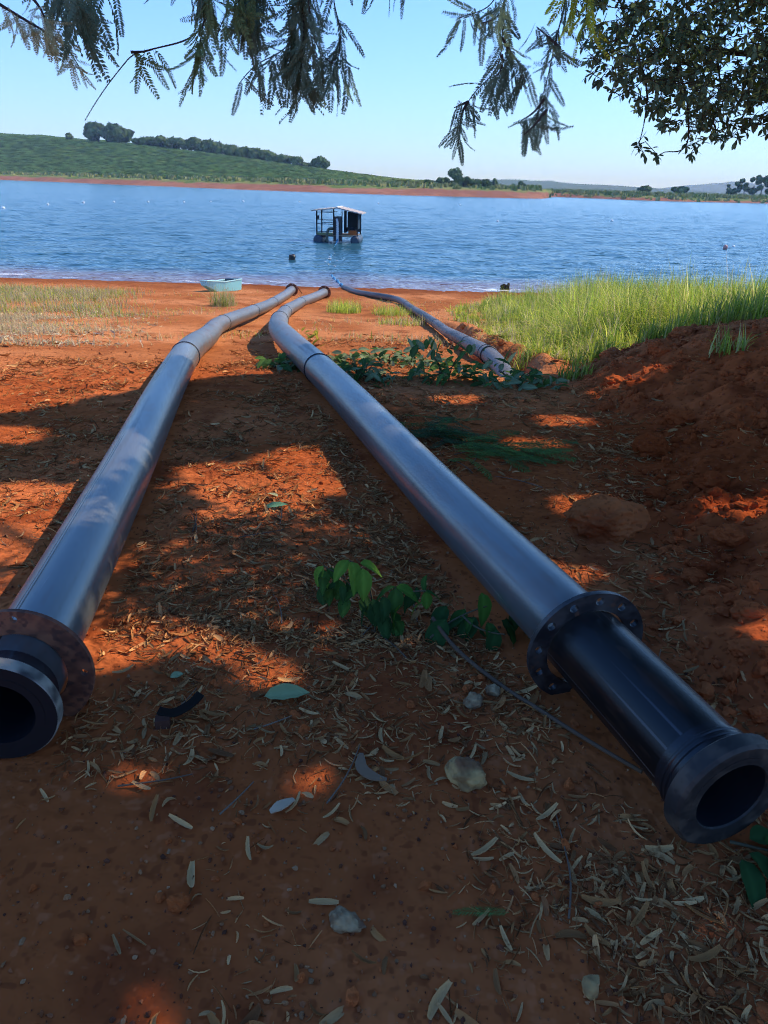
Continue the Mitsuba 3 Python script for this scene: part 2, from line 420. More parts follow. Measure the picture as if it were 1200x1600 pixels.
# grass belt of the far shore
def tufts(mb, pts, h, w, cols, g, n=5):
    for p, hh, c in zip(pts, h, cols):
        for k in range(n):
            a = g.random() * PI; d = np.array([math.cos(a), math.sin(a), 0]); o = (g.random(3) - .5) * [w, w, 0]; lean = (g.random(2) - .5) * hh * .7
            mb.add([p + o - d * w * .3, p + o + d * w * .3, p + o + d * w * .22 + [lean[0], lean[1], hh], p + o - d * w * .12 + [lean[0] * .8, lean[1] * .8, hh * .8]], [[0, 1, 2, 3]], np.asarray(c) * (.75 + .5 * g.random()))


g = np.random.default_rng(5); mb = MB()
q = np.r_[g.uniform(-32, 10.3, 1900), g.uniform(10.9, 34, 900)]
e = np.where(g.random(len(q)) < .6, g.uniform(36, 47, len(q)), g.uniform(22, 44, len(q)))
e = np.where(q > 10.9, e - 22, e)
x, y = polar(RS(q) + e, q); z = far_z(RS(q) + e, q)
cols = np.where(g.random((len(q), 1)) < .6, [.36, .36, .15], [.20, .27, .08])
tufts(mb, np.stack([x, y, z - .1], 1), g.uniform(.6, 2.2, len(q)), 1.6, cols, g, 4)
put('shore_grass', mbshape(mb, 'matte'))
tag('shore_grass', 'pale yellow green grass belt along the far red bank', 'grass', kind='stuff')


# far trees
def far_tree(az, r, w, h, label, group, kind='round', seed=0, trunk=.25, tint=(1, 1, 1)):
    g = np.random.default_rng(seed + 1000)
    x, y = polar(r, az); z = float(far_z(np.array(r), np.array(az)))
    key = newkey({'round': 'broad_tree', 'tall': 'tall_tree', 'bush': 'shore_bush'}[kind])
    mb = MB(); bar(mb, (x, y, z - .5), (x + .2, y, z + h * .5), w * .03 + .08, (.10, .075, .05))
    scene[key + '__trunk'] = mbshape(mb, 'matte', True)
    mb = MB(); n = int(500 + 60 * w)
    nl = 9 if kind != 'tall' else 6
    lob = g.normal(size=(nl, 3)); lob /= np.linalg.norm(lob, axis=1, keepdims=True); lob = lob * [.30 * w, .25 * w, .26 * h]
    if kind == 'tall': lob = (g.random((nl, 3)) - .5) * [.75 * w, .4 * w, .75 * h]
    lr = g.uniform(.55, 1, nl)
    k = g.integers(0, nl, n); d = g.normal(size=(n, 3)); d /= np.linalg.norm(d, axis=1, keepdims=True)
    ctr = np.array([x, y, z + h * (trunk + (1 - trunk) / 2)])
    sc = np.array([.26 * w, .26 * w, (1 - trunk) * h * (.30 if kind != 'tall' else .17)])
    p = ctr + lob[k] * (1 - trunk) + d * sc * (lr[k] * g.uniform(.75, 1.05, n))[:, None]
    p[:, 2] = np.clip(p[:, 2], z + .2, z + h)
    s = g.uniform(.04, .085, n) * w + .18
    u = np.cross(d, g.normal(size=(n, 3))); u /= np.linalg.norm(u, axis=1, keepdims=True); vv = np.cross(d + .5 * g.normal(size=(n, 3)), u)
    q = np.stack([p - u * s[:, None], p - vv * s[:, None] * .7, p + u * s[:, None], p + vv * s[:, None] * .8], 1).reshape(-1, 3)
    tone = np.repeat(g.uniform(.55, 1.35, n) * (.8 + .35 * lr[k]), 4)[:, None]
    mb.add(q, np.arange(4 * n).reshape(-1, 4), np.array([.105, .15, .06]) * tone * np.asarray(tint))
    scene[key + '__crown'] = mbshape(mb, 'matte')
    tag(key, label, 'bush' if kind == 'bush' else 'tree', group)


crest = lambda az: float(RS(az)) + 285
def ridge(px_az, w, h, label, group=None, s=0, tint=(1, 1, 1)): far_tree(px_az, crest(px_az), w, h, label, group, 'round', s, .0, tint)
ridge(-21.6, 9, 6, 'small lone tree left of the big tree clump on the ridge', None, 1)
ridge(-19.8, 25, 16.5, 'tallest broad tree at the left end of the ridge treeline', None, 2, (.8, .85, .9))
ridge(-18.6, 28, 14.5, 'second broad tree in the big clump on the ridge', None, 3, (.8, .85, .9))
ORD = ['first', 'second', 'third', 'fourth', 'fifth', 'sixth', 'seventh', 'eighth', 'ninth', 'tenth', 'eleventh', 'twelfth', 'thirteenth', 'fourteenth']
TL = 'broad dark trees in the ridge treeline above the coffee slope'
for k, (az, w, h) in enumerate([(-16.9, 22, 8), (-15.9, 20, 9.5), (-14.9, 20, 9), (-14.1, 17, 12.5), (-13.2, 20, 11.5), (-12.2, 20, 9.5), (-11.3, 19, 9), (-10.5, 18, 8.5), (-9.8, 17, 9), (-9.0, 18, 8.5), (-8.2, 17, 7)]):
    ridge(az, w, h, f'{ORD[k]} dark broad tree right of the big clump, counted along the ridge treeline', TL, 10 + k)
for k, (az, w, h) in enumerate([(-6.3, 17, 8), (-5.2, 16, 7.5), (-4.6, 9, 4.5), (-3.9, 8, 4)]):
    ridge(az - 1.6, w, h, f'{ORD[k]} from left of the four low trees at the right end of the treeline', 'low trees at the end of the ridge treeline', 30 + k)
ridge(-5.2, 14, 9.5, 'lone round tree standing by itself on the ridge', None, 40, (.85, .9, .9))
far_tree(4.25, 372, 8, 8.0, 'open crowned tree standing above the far shore bushes', None, 'round', 50, .25)
for k, (az, r, w, h) in enumerate([(2.6, 366, 6, 3.2), (3.4, 368, 7, 4.2), (4.9, 366, 7, 4.6), (5.7, 366, 7, 4), (6.5, 368, 6, 4), (7.1, 372, 3, 4.5), (9.0, 376, 4, 3.5), (19.5, 470, 10, 4), (17.2, 462, 8, 3.6)]):
    far_tree(az, r, w, h, f'{ORD[k]} bush from the left in the shore grass around the open crowned tree' if k < 6 else ['small bush alone on the far shore where the red spit ends', 'wide bush on the far right shore, nearer the grove', 'wide bush on the far right shore, left of its neighbour'][k - 6], 'bushes under the open crowned tree' if k < 6 else 'bushes on the right far shore', 'bush', 60 + k, .05)
for k, (az, w, h) in enumerate([(22.6, 7, 8), (22.95, 8, 11), (23.4, 8, 12.5), (23.9, 9, 13.5), (24.4, 9, 12), (24.9, 9, 13), (25.5, 9, 16)]):
    far_tree(az, 600, w, h, f'{ORD[k]} tall tree from the left in the grove on the right far shore', 'tall trees in the right far grove', 'tall', 80 + k, .1)

# ------------------------------------------------------------------ the pipes
PR = .125


def joined_ring(p, d, r, th, seg=40):
    """weld bead: a double ring"""
    mb = MB(); m = axis_frame(p, d)
    for o in (-th * .75, th * .75):
        t = trimesh.creation.torus(r, th, major_sections=seg, minor_sections=8)
        v = np.c_[t.vertices + [0, 0, o], np.ones(len(t.vertices))] @ m.T
        mb.add(v[:, :3], t.faces, (.012, .012, .014))
    return mb


def flange_plate(R, r, th, holes, hr, pcd, phase):
    c = m3.Manifold.cylinder(th, R, R, 96) - m3.Manifold.cylinder(th * 3, r, r, 72).translate((0, 0, -th))
    for k in range(holes):
        a = phase + 2 * PI * k / holes
        c = c - m3.Manifold.cylinder(th * 3, hr, hr, 20).translate((pcd * math.cos(a), pcd * math.sin(a), -th))
    me = c.to_mesh(); return trimesh.Trimesh(me.vert_properties[:, :3], me.tri_verts)


def moved(mesh, m):
    return np.c_[mesh.vertices, np.ones(len(mesh.vertices))] @ m.T[:, :3], mesh.faces


def pipe_thing(key, pts, welds, mat, label, rad=PR, seg=44, soft=.22):
    path = spline(pts, .05, soft)
    s = np.r_[0, np.cumsum(np.linalg.norm(np.diff(path, axis=0), axis=1))]
    # welds given as y positions
    cut = [int(np.argmin(np.abs(path[:, 1] - w))) for w in welds]
    v, f, uv = tube(path, rad, seg, caps=False)
    ends = [0] + cut + [len(path) - 1]
    for k in range(len(ends) - 1):
        a, b = ends[k], ends[k + 1]
        vv = v[a * (seg + 1):(b + 1) * (seg + 1)]; n = b - a
        i, j = np.meshgrid(np.arange(n), np.arange(seg), indexing='ij'); q = (i * (seg + 1) + j).ravel()
        put(key + '__section', mikit.ply((vv, np.stack([q, q + seg + 1, q + seg + 2, q + 1], 1)), mat, smooth=True, uv=uv[a * (seg + 1):(b + 1) * (seg + 1)]))
    for c in cut:
        put(key + '__weld_bead', mbshape(joined_ring(path[c], path[c + 1] - path[c - 1], rad + .001, .006 * rad / .125), 'satin', True))
    inner, fi, _ = tube(path[:60], rad - .016, seg, caps=False)
    tag(key, label, 'pipe')
    return path


# left pipe
LP = [(-1.034, 1.60, .158), (-1.045, 1.76, .170), (-1.086, 2.07, .170), (-1.286, 3.35, .149), (-1.593, 5.17, .106), (-1.847, 6.70, .035), (-2.21, 9.0, -.24), (-2.731, 12.38, -.64), (-2.865, 15.9, -.99), (-3.02, 19.57, -1.34), (-3.021, 23.4, -1.50)]
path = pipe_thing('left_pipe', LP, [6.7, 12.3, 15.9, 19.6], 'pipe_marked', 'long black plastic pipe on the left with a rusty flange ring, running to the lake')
labels['left_pipe']['label'] = 'left of the two long black pipes, with the rusty brown flange ring'
rename = {k: k.replace('left_pipe', 'water_pipe') for k in list(scene) if k.startswith('left_pipe')}
for k, v in rename.items(): scene[v] = scene.pop(k)
labels['water_pipe'] = labels.pop('left_pipe')
d0 = unit(path[6] - path[0])
m = axis_frame(path[0] - d0 * .0, d0)
# stub end: collar, short barrel (z runs away from the camera)
prof = [(.098, .0), (.158, .0), (.161, .006), (.161, .046), (.157, .052), (.150, .055), (.134, .066), (.128, .085), (.1265, .12)]
mb = MB(); mb.add(*moved(lathe([(.100, .004), (.1, 0), (.157, 0), (.157, .003)], 72), m)); scene['water_pipe__face'] = mikit.ply(mb.tm(), 'bare_black', smooth=35)
mb = MB(); mb.add(*moved(lathe([(.157, .0005), (.161, .006), (.161, .040), (.157, .046), (.146, .048)], 72), m)); scene['water_pipe__stub_collar'] = mikit.ply(mb.tm(), 'collar_pale', smooth=35)
mb = MB(); mb.add(*moved(lathe([(.146, .048), (.134, .060), (.129, .085), (.1262, .12)], 72), m)); scene['water_pipe__stub_neck'] = mikit.ply(mb.tm(), 'bare_black', smooth=35)
mb = MB(); mb.add(*moved(lathe([(.100, .003), (.100, .10), (.106, .2), (.106, .45), (.0, .45)], 60), m)); scene['water_pipe__bore'] = mikit.ply(mb.tm(), 'bare_black', smooth=35)
mf = axis_frame(path[0] + d0 * .19 + np.array([.003, 0, -.003]), unit(d0 + np.array([.05, 0, -.04])))
ph = math.radians(90 + 14)
mb = MB(); mb.add(*moved(flange_plate(.205, .130, .016, 4, .011, .178, -PI / 2 + .02), mf)); scene['water_pipe__flange_ring'] = mikit.ply(mb.tm(), 'rust', smooth=30)
tag('water_pipe__flange_ring', 'rusty brown loose flange ring')
de = unit(path[-1] - path[-8]); me_ = axis_frame(path[-1] - de * .02, de)
mb = MB(); mb.add(*moved(flange_plate(.19, .12, .03, 8, .012, .165, .2), me_)); scene['water_pipe__end_flange'] = mikit.ply(mb.tm(), 'rust', smooth=30)
mb = MB()
for q in [(-.16, .10, .0, -.30, .17), (-.05, .19, .0, -.12, .30)]:
    bar(mb, path[-1] + [q[0] * -1, 0, q[1]], path[-1] + [-q[3], .1, q[4] - .28], .012, (.10, .05, .03))
scene['water_pipe__loose_strap'] = mbshape(mb, 'matte', True)

# right pipe
RP = [(.868, 1.375, .160), (.667, 1.967, .182), (.317, 3.08, .155), (-.13, 4.6, .130), (-.578, 6.156, .075), (-.975, 7.5, .01), (-1.36, 9.2, -.14), (-1.607, 10.99, -.34), (-1.86, 12.9, -.62), (-2.102, 15.2, -.88), (-2.31, 17.8, -1.18), (-2.328, 19.8, -1.34), (-2.17, 21.3, -1.43), (-1.983, 22.96, -1.49)]
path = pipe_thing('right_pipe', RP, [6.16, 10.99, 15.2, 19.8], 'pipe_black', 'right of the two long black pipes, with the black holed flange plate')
for k in [k for k in scene if k.startswith('right_pipe')]: scene[k.replace('right_pipe', 'water_pipe_001')] = scene.pop(k)
labels['water_pipe_001'] = labels.pop('right_pipe')
d0 = unit(path[8] - path[0]); m = axis_frame(path[0], d0); K = 'water_pipe_001'
mb = MB(); mb.add(*moved(lathe([(.100, .006), (.103, 0), (.152, 0), (.160, .008), (.160, .046), (.154, .052), (.142, .054)], 80), m)); scene[K + '__stub_collar'] = mikit.ply(mb.tm(), 'collar', smooth=30)
mb = MB(); mb.add(*moved(lathe([(.142, .054), (.132, .062), (.131, .078), (.134, .081), (.134, .086), (.130, .089), (.130, .094), (.133, .097), (.133, .102), (.1262, .108), (.1262, .13)], 80), m)); scene[K + '__stub_neck'] = mikit.ply(mb.tm(), 'bare_black', smooth=40)
mb = MB(); mb.add(*moved(lathe([(.100, .005), (.100, .10), (.106, .2), (.106, .9), (0, .9)], 60), m)); scene[K + '__bore'] = mikit.ply(mb.tm(), 'bare_black', smooth=35)
i0 = int(np.argmin(np.abs(path[:, 1] - 1.967)))
mf = axis_frame(path[i0] + np.array([0, 0, -.010]), unit(unit(path[i0 + 4] - path[i0 - 4]) + np.array([.04, 0, .03])))
mb = MB(); mb.add(*moved(flange_plate(.200, .139, .018, 12, .0145, .171, .1), mf)); scene[K + '__flange_plate'] = mikit.ply(mb.tm(), 'flange_black', smooth=30)
tag(K + '__flange_plate', 'black steel flange plate with a ring of bolt holes')
de = unit(path[-1] - path[-8]); me_ = axis_frame(path[-1] - de * .02, de)
mb = MB(); mb.add(*moved(flange_plate(.195, .112, .03, 8, .012, .165, .2), me_)); scene[K + '__end_flange'] = mikit.ply(mb.tm(), 'rust', smooth=30)

# third pipe
TP = [(1.16, 6.5, -.22), (1.125, 7.1, -.075), (1.01, 9.73, -.35), (.972, 13.98, -.90), (.75, 17.2, -1.17), (.51, 19.8, -1.385), (.30, 21.9, -1.50), (-.189, 22.9, -1.55), (-1.03, 24.5, -1.67), (-1.53, 26.4, -1.78), (-1.8, 28.2, -1.98)]
path = pipe_thing('third_pipe', TP, [8.15, 9.6, 15.0, 20.5], 'pipe_grey', 'thinner grey black pipe right of the others, coming out of the lake into the soil', rad=.088, seg=30, soft=.6)
for k in [k for k in scene if k.startswith('third_pipe')]: scene[k.replace('third_pipe', 'water_pipe_002')] = scene.pop(k)
labels['water_pipe_002'] = labels.pop('third_pipe')
c = int(np.argmin(np.abs(path[:, 1] - 8.0)))
mb = joined_ring(path[c], path[c + 1] - path[c - 1],   .091, .009)
scene['water_pipe_002__clamp'] = mbshape(mb, 'satin', True)

# hose from the pipe to the raft
h = spline([(-1.72, 27.4, -1.80), (-1.95, 28.6, -1.80), (-2.3, 30.5, -1.86), (-2.7, 34, -1.93), (-3.05, 39, -1.84), (-3.25, 43, -1.92), (-3.4, 48, -1.8), (-3.4, 49.2, -1.5)], .2, .4)
h[:, 2] += .05 * np.sin(np.arange(len(h)) * 1.1)
h[:, 2] -= .05; v, f, _ = tube(h, .045, 10)
mb = MB(); mb.add(v, f, (.05, .22, .38)); put('floating_hose', mbshape(mb, 'satin', True))
tag('floating_hose', 'blue hose snaking half sunk in the water from the thin pipe to the raft', 'hose')
g = np.random.default_rng(3)
for k in range(8):
    p = h[int(len(h) * (.30 + .5 * k / 12))]
    s = trimesh.creation.icosphere(2, 1.0)
    if k == 0: fl = mikit.ply(trimesh.Trimesh(s.vertices * [.05, .12, .03], s.faces), two({'type': 'diffuse', 'reflectance': {'type': 'rgb', 'value': [.8, .8, .78]}}), smooth=True)
    tag(put('hose_float', fl, place((p[0] + .1 * g.normal(), p[1], WATER + .05), g.random() * 3, 0, 0, float(.4 + .5 * g.random()))), 'small white float on the hose line in front of the raft', 'float', 'white floats along the hose')

# ------------------------------------------------------------------ pump raft
RT = 'pump_raft'
RM = place((-3.40, 50.2, WATER), math.radians(-3), 0, 0)
dark = (.028, .030, .034)
def rp(name, mb, mat='matte', smooth=30): put(f'{RT}__{name}', {**(mikit.ply(mb.tm(), mat, smooth=False, color=mb.col())), 'to_world': RM})
for sx in (-1.18, 1.15):
    mb = MB(); c = lathe([(0, -1.25), (.2, -1.25), (.29, -1.16), (.30, -1.0), (.30, 1.0), (.29, 1.16), (.2, 1.25), (0, 1.25)], 24)
    mb.add(c.vertices @ np.array([[1, 0, 0], [0, 0, 1], [0, -1, 0.]]) + [sx, 0, .14], c.faces, (.035, .06, .09)); rp('pontoon', mb, 'satin')
for k in range(9):
    mb = MB(); box(mb, (0, -1.05 + k * .26, .42), (2.5, .22, .035), np.array([.34, .26, .17]) * (.8 + .05 * k)); rp('deck_plank', mb)
mb = MB()
for y in (-1.1, 1.1): box(mb, (0, y, .37), (2.6, .06, .07), dark)
for x in (-1.18, 1.15): box(mb, (x, 0, .37), (.06, 2.3, .072), dark)
rp('deck_frame', mb)
for x, y, z in ((-1.25, -1.1, 1.80), (1.28, -1.1, 1.70), (-.19, -1.1, 1.93), (-1.25, 1.1, 1.80), (1.28, 1.1, 1.70), (.33, -1.1, 1.86)):
    mb = MB(); box(mb, (x, y, .4 + (z - .4) / 2), (.075 if x != .33 else .05, .075, z - .4), dark); rp('post', mb)
for z in (1.74, 1.30, 1.06, .62):
    mb = MB(); box(mb, (-.72, -1.1, z), (1.0, .035, .035), dark); rp('rail', mb)
for z in (1.74, 1.06):
    mb = MB(); box(mb, (-.72, 1.1, z), (1.0, .035, .035), dark); rp('rail', mb)
for x0, z0, x1, z1 in ((-1.55, 1.84, .03, 2.02), (.03, 2.04, 1.60, 1.72)):
    L = math.hypot(x1 - x0, z1 - z0); a = math.atan2(z1 - z0, x1 - x0)
    n = 12; mb = MB()
    for k in range(n):      # sheet ribs
        t0, t1 = k / n, (k + 1) / n
        for y0 in (0,):
            pa = np.array([x0 + (x1 - x0) * t0, 0, z0 + (z1 - z0) * t0]); pb = np.array([x0 + (x1 - x0) * t1, 0, z0 + (z1 - z0) * t1])
            o = .018 if k % 2 else 0
            v = [pa + [0, -1.45, o], pb + [0, -1.45, o], pb + [0, 1.45, o + .0], pa + [0, 1.45, o], pa + [0, -1.45, o - .06], pb + [0, -1.45, o - .06], pb + [0, 1.45, o - .06], pa + [0, 1.45, o - .06]]
            mb.add(v, [[0, 1, 2, 3], [7, 6, 5, 4], [0, 4, 5, 1], [2, 6, 7, 3], [1, 5, 6, 2], [3, 7, 4, 0]], (.40, .36, .33))
    rp('roof_sheet', mb)
mb = MB(); box(mb, (.03, 0, 2.055), (.14, 2.92, .03), (.75, .75, .74)); rp('roof_ridge', mb)
mb = MB(); box(mb, (.88, .9, 1.15), (.85, .02, 1.2), (.030, .055, .075)); rp('wind_sheet', mb)
mb = MB(); box(mb, (1.26, 0, 1.25), (.02, 2.0, .95), (.028, .05, .07)); rp('side_sheet', mb)
mb = MB(); box(mb, (.45, -.3, 1.2), (.12, .5, 1.3), (.03, .04, .055)); box(mb, (.80, -.2, .75), (.5, .5, .25), (.03, .045, .06)); rp('control_cabinet', mb)
mb = MB(); box(mb, (.03, -.8, .78), (.50, .55, 1.45), (.022, .028, .038)); c = lathe([(0, 0), (.2, 0), (.22, .05), (.22, .3), (.15, .36), (0, .36)], 20); mb.add(c.vertices + [.03, -.8, .05], c.faces, (.03, .04, .05)); rp('pump_unit', mb, 'satin')
v, f, _ = tube(spline([(.06, -1.2, -.1), (.06, -1.2, 1.1), (.05, -1.2, 1.24), (.02, -1.12, 1.32), (.0, -.95, 1.34)], .05, .05), .075, 14); mb = MB(); mb.add(v, f, (.62, .64, .66)); rp('discharge_pipe', mb, 'satin')
v, f, _ = tube(spline([(-.2, -.95, .80), (-.42, -1.0, .80), (-.56, -1.05, .70), (-.60, -1.1, .45), (-.60, -1.15, -.1)], .05, .05), .085, 14); mb = MB(); mb.add(v, f, (.05, .075, .055)); rp('suction_hose', mb, 'satin')
mb = MB(); box(mb, (.95, -.5, .57), (.55, .4, .26), (.42, .14, .05)); rp('orange_crate', mb)
mb = MB(); box(mb, (.80, -1.13, .41), (.95, .05, .09), (.45, .36, .26)); rp('edge_board', mb)
mb = MB(); box(mb, (-.75, -1.12, .50), (.95, .05, .12), (.16, .20, .10)); rp('edge_board', mb)
mb = MB(); box(mb, (-1.16, -1.14, 1.45), (.14, .10, .20), dark); rp('switch_box', mb)
tag(RT, 'floating pump raft with pitched sheet roof moored on the lake', 'raft')

# ------------------------------------------------------------------ floats, drum, stump, buoys
s = trimesh.creation.icosphere(2, 1.0)
by = {'type': 'ply'}
by = mikit.ply(trimesh.Trimesh(s.vertices * [1, 1, .8], s.faces), two({'type': 'principled', 'base_color': {'type': 'rgb', 'value': [.8, .8, .78]}, 'roughness': .4}), smooth=True)
for k, (x, y, r) in enumerate(((-41.3, 84.2, .28), (-43, 99.2, .22), (-42.9, 110.5, .24), (-41.1, 117.5, .24), (-37.6, 122.6, .24), (-33.6, 128.4, .24), (-30.8, 135, .2), (-26.9, 143.6, .24), (-17.7, 151.3, .24), (-3, 160, .2), (14, 168, .2))):
    tag(put('buoy', by, place((x, y, WATER + .05), 0, 0, 0, .7 * r)), f'{ORD[k]} white buoy from the left in the line across the lake', 'buoy', 'white buoys in a line across the lake')
for k, (x, y, r) in enumerate(((11.6, 88, .14), (27.5, 100, .2), (24.4, 56.3, .12))):
    tag(put('buoy', by, place((x, y, WATER + .04), 0, 0, 0, r)), ['tiny white buoy right of the raft in open water', 'white buoy alone far out on the right half of the lake', 'tiny white buoy close beside the pale red buoy'][k], 'buoy', 'single white buoys on the right half of the lake')
rb = mikit.ply(trimesh.Trimesh(s.vertices * [1, 1, 1.2], s.faces), two({'type': 'principled', 'base_color': {'type': 'rgb', 'value': [.55, .25, .22]}, 'roughness': .4}), smooth=True)
tag(put('marker_buoy', rb, place((22.83, 53.9, WATER + .1), 0, 0, 0, .15)), 'pale red buoy on the right side of the lake', 'buoy')
mb = MB(); c = lathe([(0, -.02), (.14, 0), (.16, .04), (.155, .1), (.16, .16), (.16, .24), (.13, .27), (0, .27)], 20); mb.add(c.vertices, c.faces, (.03, .028, .026)); mb.add(np.array(c.vertices) * [.35, .35, .2] + [.05, 0, .25], c.faces, (.05, .03, .02))
tag(put('floating_drum', mbshape(mb, 'satin'), place((-4.73, 36.9, WATER - .04), .4, .12, .08)), 'dark drum floating in the water left in front of the raft', 'drum')
mb = MB()
for k in range(4):
    v, f, _ = tube(spline([(k * .07 - .1, 0, -.15), (k * .075 - .1, .02, .08), (k * .09 - .12, .03 * k, .14 + .05 * (k % 2))], .05), np.linspace(.07, .05, len(spline([(k * .07 - .1, 0, -.15), (k * .075 - .1, .02, .08), (k * .09 - .12, .03 * k, .14 + .05 * (k % 2))], .05))), 7); mb.add(v, f, (.05, .035, .025))
tag(put('tree_stump', mbshape(mb, 'matte', True), place((4.15, 28.0, WATER), 0)), 'dark broken stump standing in the shallows on the right', 'stump')

# ------------------------------------------------------------------ boat
def boat():
    n = 13; X = np.linspace(-.68, .68, n)          # bow at -x
    hw = np.interp(X, [-.68, -.4, 0, .68], [.17, .24, .27, .24]); bw = hw * .78
    bot = np.interp(X, [-.68, -.30, .4, .68], [.20, .0, .0, .02]); top = np.interp(X, [-.68, 0, .68], [.34, .30, .35])
    mb = MB(); inn = MB()
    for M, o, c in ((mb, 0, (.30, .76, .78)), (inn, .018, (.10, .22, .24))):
        ring = [np.stack([X, -(hw - o), top], 1), np.stack([X, -(bw - o), bot + o], 1), np.stack([X, (bw - o), bot + o], 1), np.stack([X, (hw - o), top], 1)]
        v = np.stack(ring, 1).reshape(-1, 3)
        i, j = np.meshgrid(np.arange(n - 1), np.arange(3), indexing='ij'); a = (i * 4 + j).ravel()
        f = np.stack([a, a + 1, a + 5, a + 4], 1); f = np.vstack([f, [[0, 1, 2, 3]], [[4 * n - 4 + k for k in (3, 2, 1, 0)]]])
        M.add(v, f, c)
    rim = MB()
    for sgn in (-1, 1):
        v, f, _ = tube(np.stack([X, sgn * hw, top], 1), .018, 8); rim.add(v, f, (.42, .74, .74))
    for k in (0, n - 1): bar(rim, (X[k], -hw[k], top[k]), (X[k], hw[k], top[k]), .018, (.36, .66, .67))
    seat = MB(); box(seat, (.1, 0, .22), (.2, .46, .025), (.26, .50, .50))
    tray = MB(); box(tray, (.47, .02, .32), (.26, .34, .10), (.02, .045, .08))
    return dict(hull=mb, inside=inn, gunwale=rim, seat=seat, stern_box=tray)
bm = place((-5.42, 24.45, float(ground(-5.42, 24.45)) - .01), math.radians(52), math.radians(-3), math.radians(2), 1.0)
for k, mbb in boat().items(): scene['rowing_boat__' + k] = {**mbshape(mbb, 'satin', False), 'to_world': bm}
tag('rowing_boat', 'small pale turquoise rowing boat pulled up on the red shore', 'boat')

# ------------------------------------------------------------------ leaves, twigs, litter
def curled_leaf(g, L, W, curl, bend, rows=5, cols=4):
    s = np.linspace(0, 1, rows); w = W * np.sin(np.clip(s * .9 + .05, 0, 1) * PI) ** .35
    a = np.linspace(-1, 1, cols)
    v = []
    for si, wi in zip(s, w):
        R = max(wi / curl, 1e-4)
        for k in a:
            th = k * curl * .5
            v.append([R * math.sin(th) * 1.0, (si - .5) * L, R * (1 - math.cos(th)) + bend * L * (si - .5) ** 2 * 2])
    v = np.array(v); v[:, 0] += .12 * L * g.normal() * (v[:, 1] / L) ** 2
    i, j = np.meshgrid(np.arange(rows - 1), np.arange(cols - 1), indexing='ij'); q = (i * cols + j).ravel()
    return v, np.stack([q, q + 1, q + cols + 1, q + cols], 1)


STRAW = np.array([[.62, .305, .115], [.49, .21, .070], [.68, .38, .155], [.33, .135, .048], [.55, .295, .12], [.42, .17, .058], [.25, .095, .036]])
g = np.random.default_rng(77)
LEAF = [curled_leaf(g,   .072 * q, .012 * p, c, b) for q, p, c, b in ((1, 1.2, 4.5, .2), (1.2, 1.0, 5.2, -.15), (.8, 1.4, 3.2, .4), (1.1, 1.8, 2.2, .3), (.9, .9, 5.5, .1), (.7, 1.1, 4, .5), (1.3, 1.3, 4.8, -.1), (.6, 1.6, 2.5, -.4), (1.0, 2.0, 1.3, .15), (.8, 1.7, 1.8, -.2), (1.2, 1.6, 2.4, .3))]


def litter(mb, x, y, g, scale=1.0, lift=.001, cols=STRAW, simple=False):
    z = ground(x, y)
    for k in range(len(x)):
        v, f = LEAF[g.integers(len(LEAF))]
        s = scale * (.30 + .95 * g.random() ** 1.3); a = g.random() * 2 * PI; t = g.normal() * .22; ro = g.normal() * .6
        ca, sa = math.cos(a), math.sin(a); ct, st = math.cos(t), math.sin(t); cr, sr = math.cos(ro), math.sin(ro)
        R = np.array([[ca, -sa, 0], [sa, ca, 0], [0, 0, 1]]) @ np.array([[1, 0, 0], [0, ct, -st], [0, st, ct]]) @ np.array([[cr, 0, sr], [0, 1, 0], [-sr, 0, cr]])
        q = (v * s * [g.uniform(.35, 1.1), 1, 1]) @ R.T
        q[:, 2] -= np.minimum(q[:, 2].min(), 0) * .8
        mb.add(q + [x[k], y[k], z[k] + lift], f, cols[g.integers(len(cols))] * g.uniform(.6, 1.1))


def near_pipe(x, y):
    lx = np.interp(y, [1.6, 2.07, 3.35, 5.17, 6.7, 12.4], [-1.03, -1.086, -1.286, -1.593, -1.847, -2.731])
    rx = np.interp(y, [1.425, 1.967, 3.08, 6.156, 7.5, 11], [.846, .667, .317, -.578, -.975, -1.607])
    return (np.abs(x - lx) < .13) | ((np.abs(x - rx) < .14) & (y > 1.38))


def dens(x, y):
    n1 = fbm(P3(x * 1.6, y * 1.6), 3, 51); n2 = fbm(P3(x * 5, y * 5), 2, 52)
    strip = np.exp(-((x - np.interp(y, [1, 2.5, 5, 7], [.25, .0, -.3, -.8])) / .75) ** 2)
    mnd = sm((x - _foot(np.clip(y, -9, 20)) - .1) / .3)
    return np.clip((n1 - .30) * 4, 0, 1) * np.clip((n2 - .2) * 2.4, 0, 1) * (.42 + .2 * (y < 2.2) + .8 * strip * sm((y - 1.2) / 1.2) + .5 * sm((x - .35) / .4) * (y < 1.5)) * (1 - .82 * mnd)


# the nearest dry leaves, each a thing
g = np.random.default_rng(101)
COLS = [mikit.ply((v, f), 'matte', smooth=True, color=np.broadcast_to(STRAW[(k * 5 + q) % 7] * (.66 + .22 * ((k + q) % 3) / 2), (len(v), 3))) for k, (v, f) in enumerate(LEAF) for q in range(2)]
n = 0
while n < 290:
    y = g.uniform(.88, 2.15); x = g.uniform(-.62, .80) * (y * .55 + .45) + .03
    if near_pipe(x, y) or g.random() > .12 + dens(np.array(x), np.array(y)) * 1.0: continue
    z = float(ground(x, y))
    tag(put('dry_leaf', COLS[g.integers(len(COLS))], place((x, y, z + .007), g.random() * 6.28, g.normal() * .12, g.normal() * .35, float(g.uniform(.55, 1.2)))), 'curled dry tan leaf lying on the red soil in the foreground', 'dry leaf', 'curled dry leaves on the foreground soil')
    n += 1
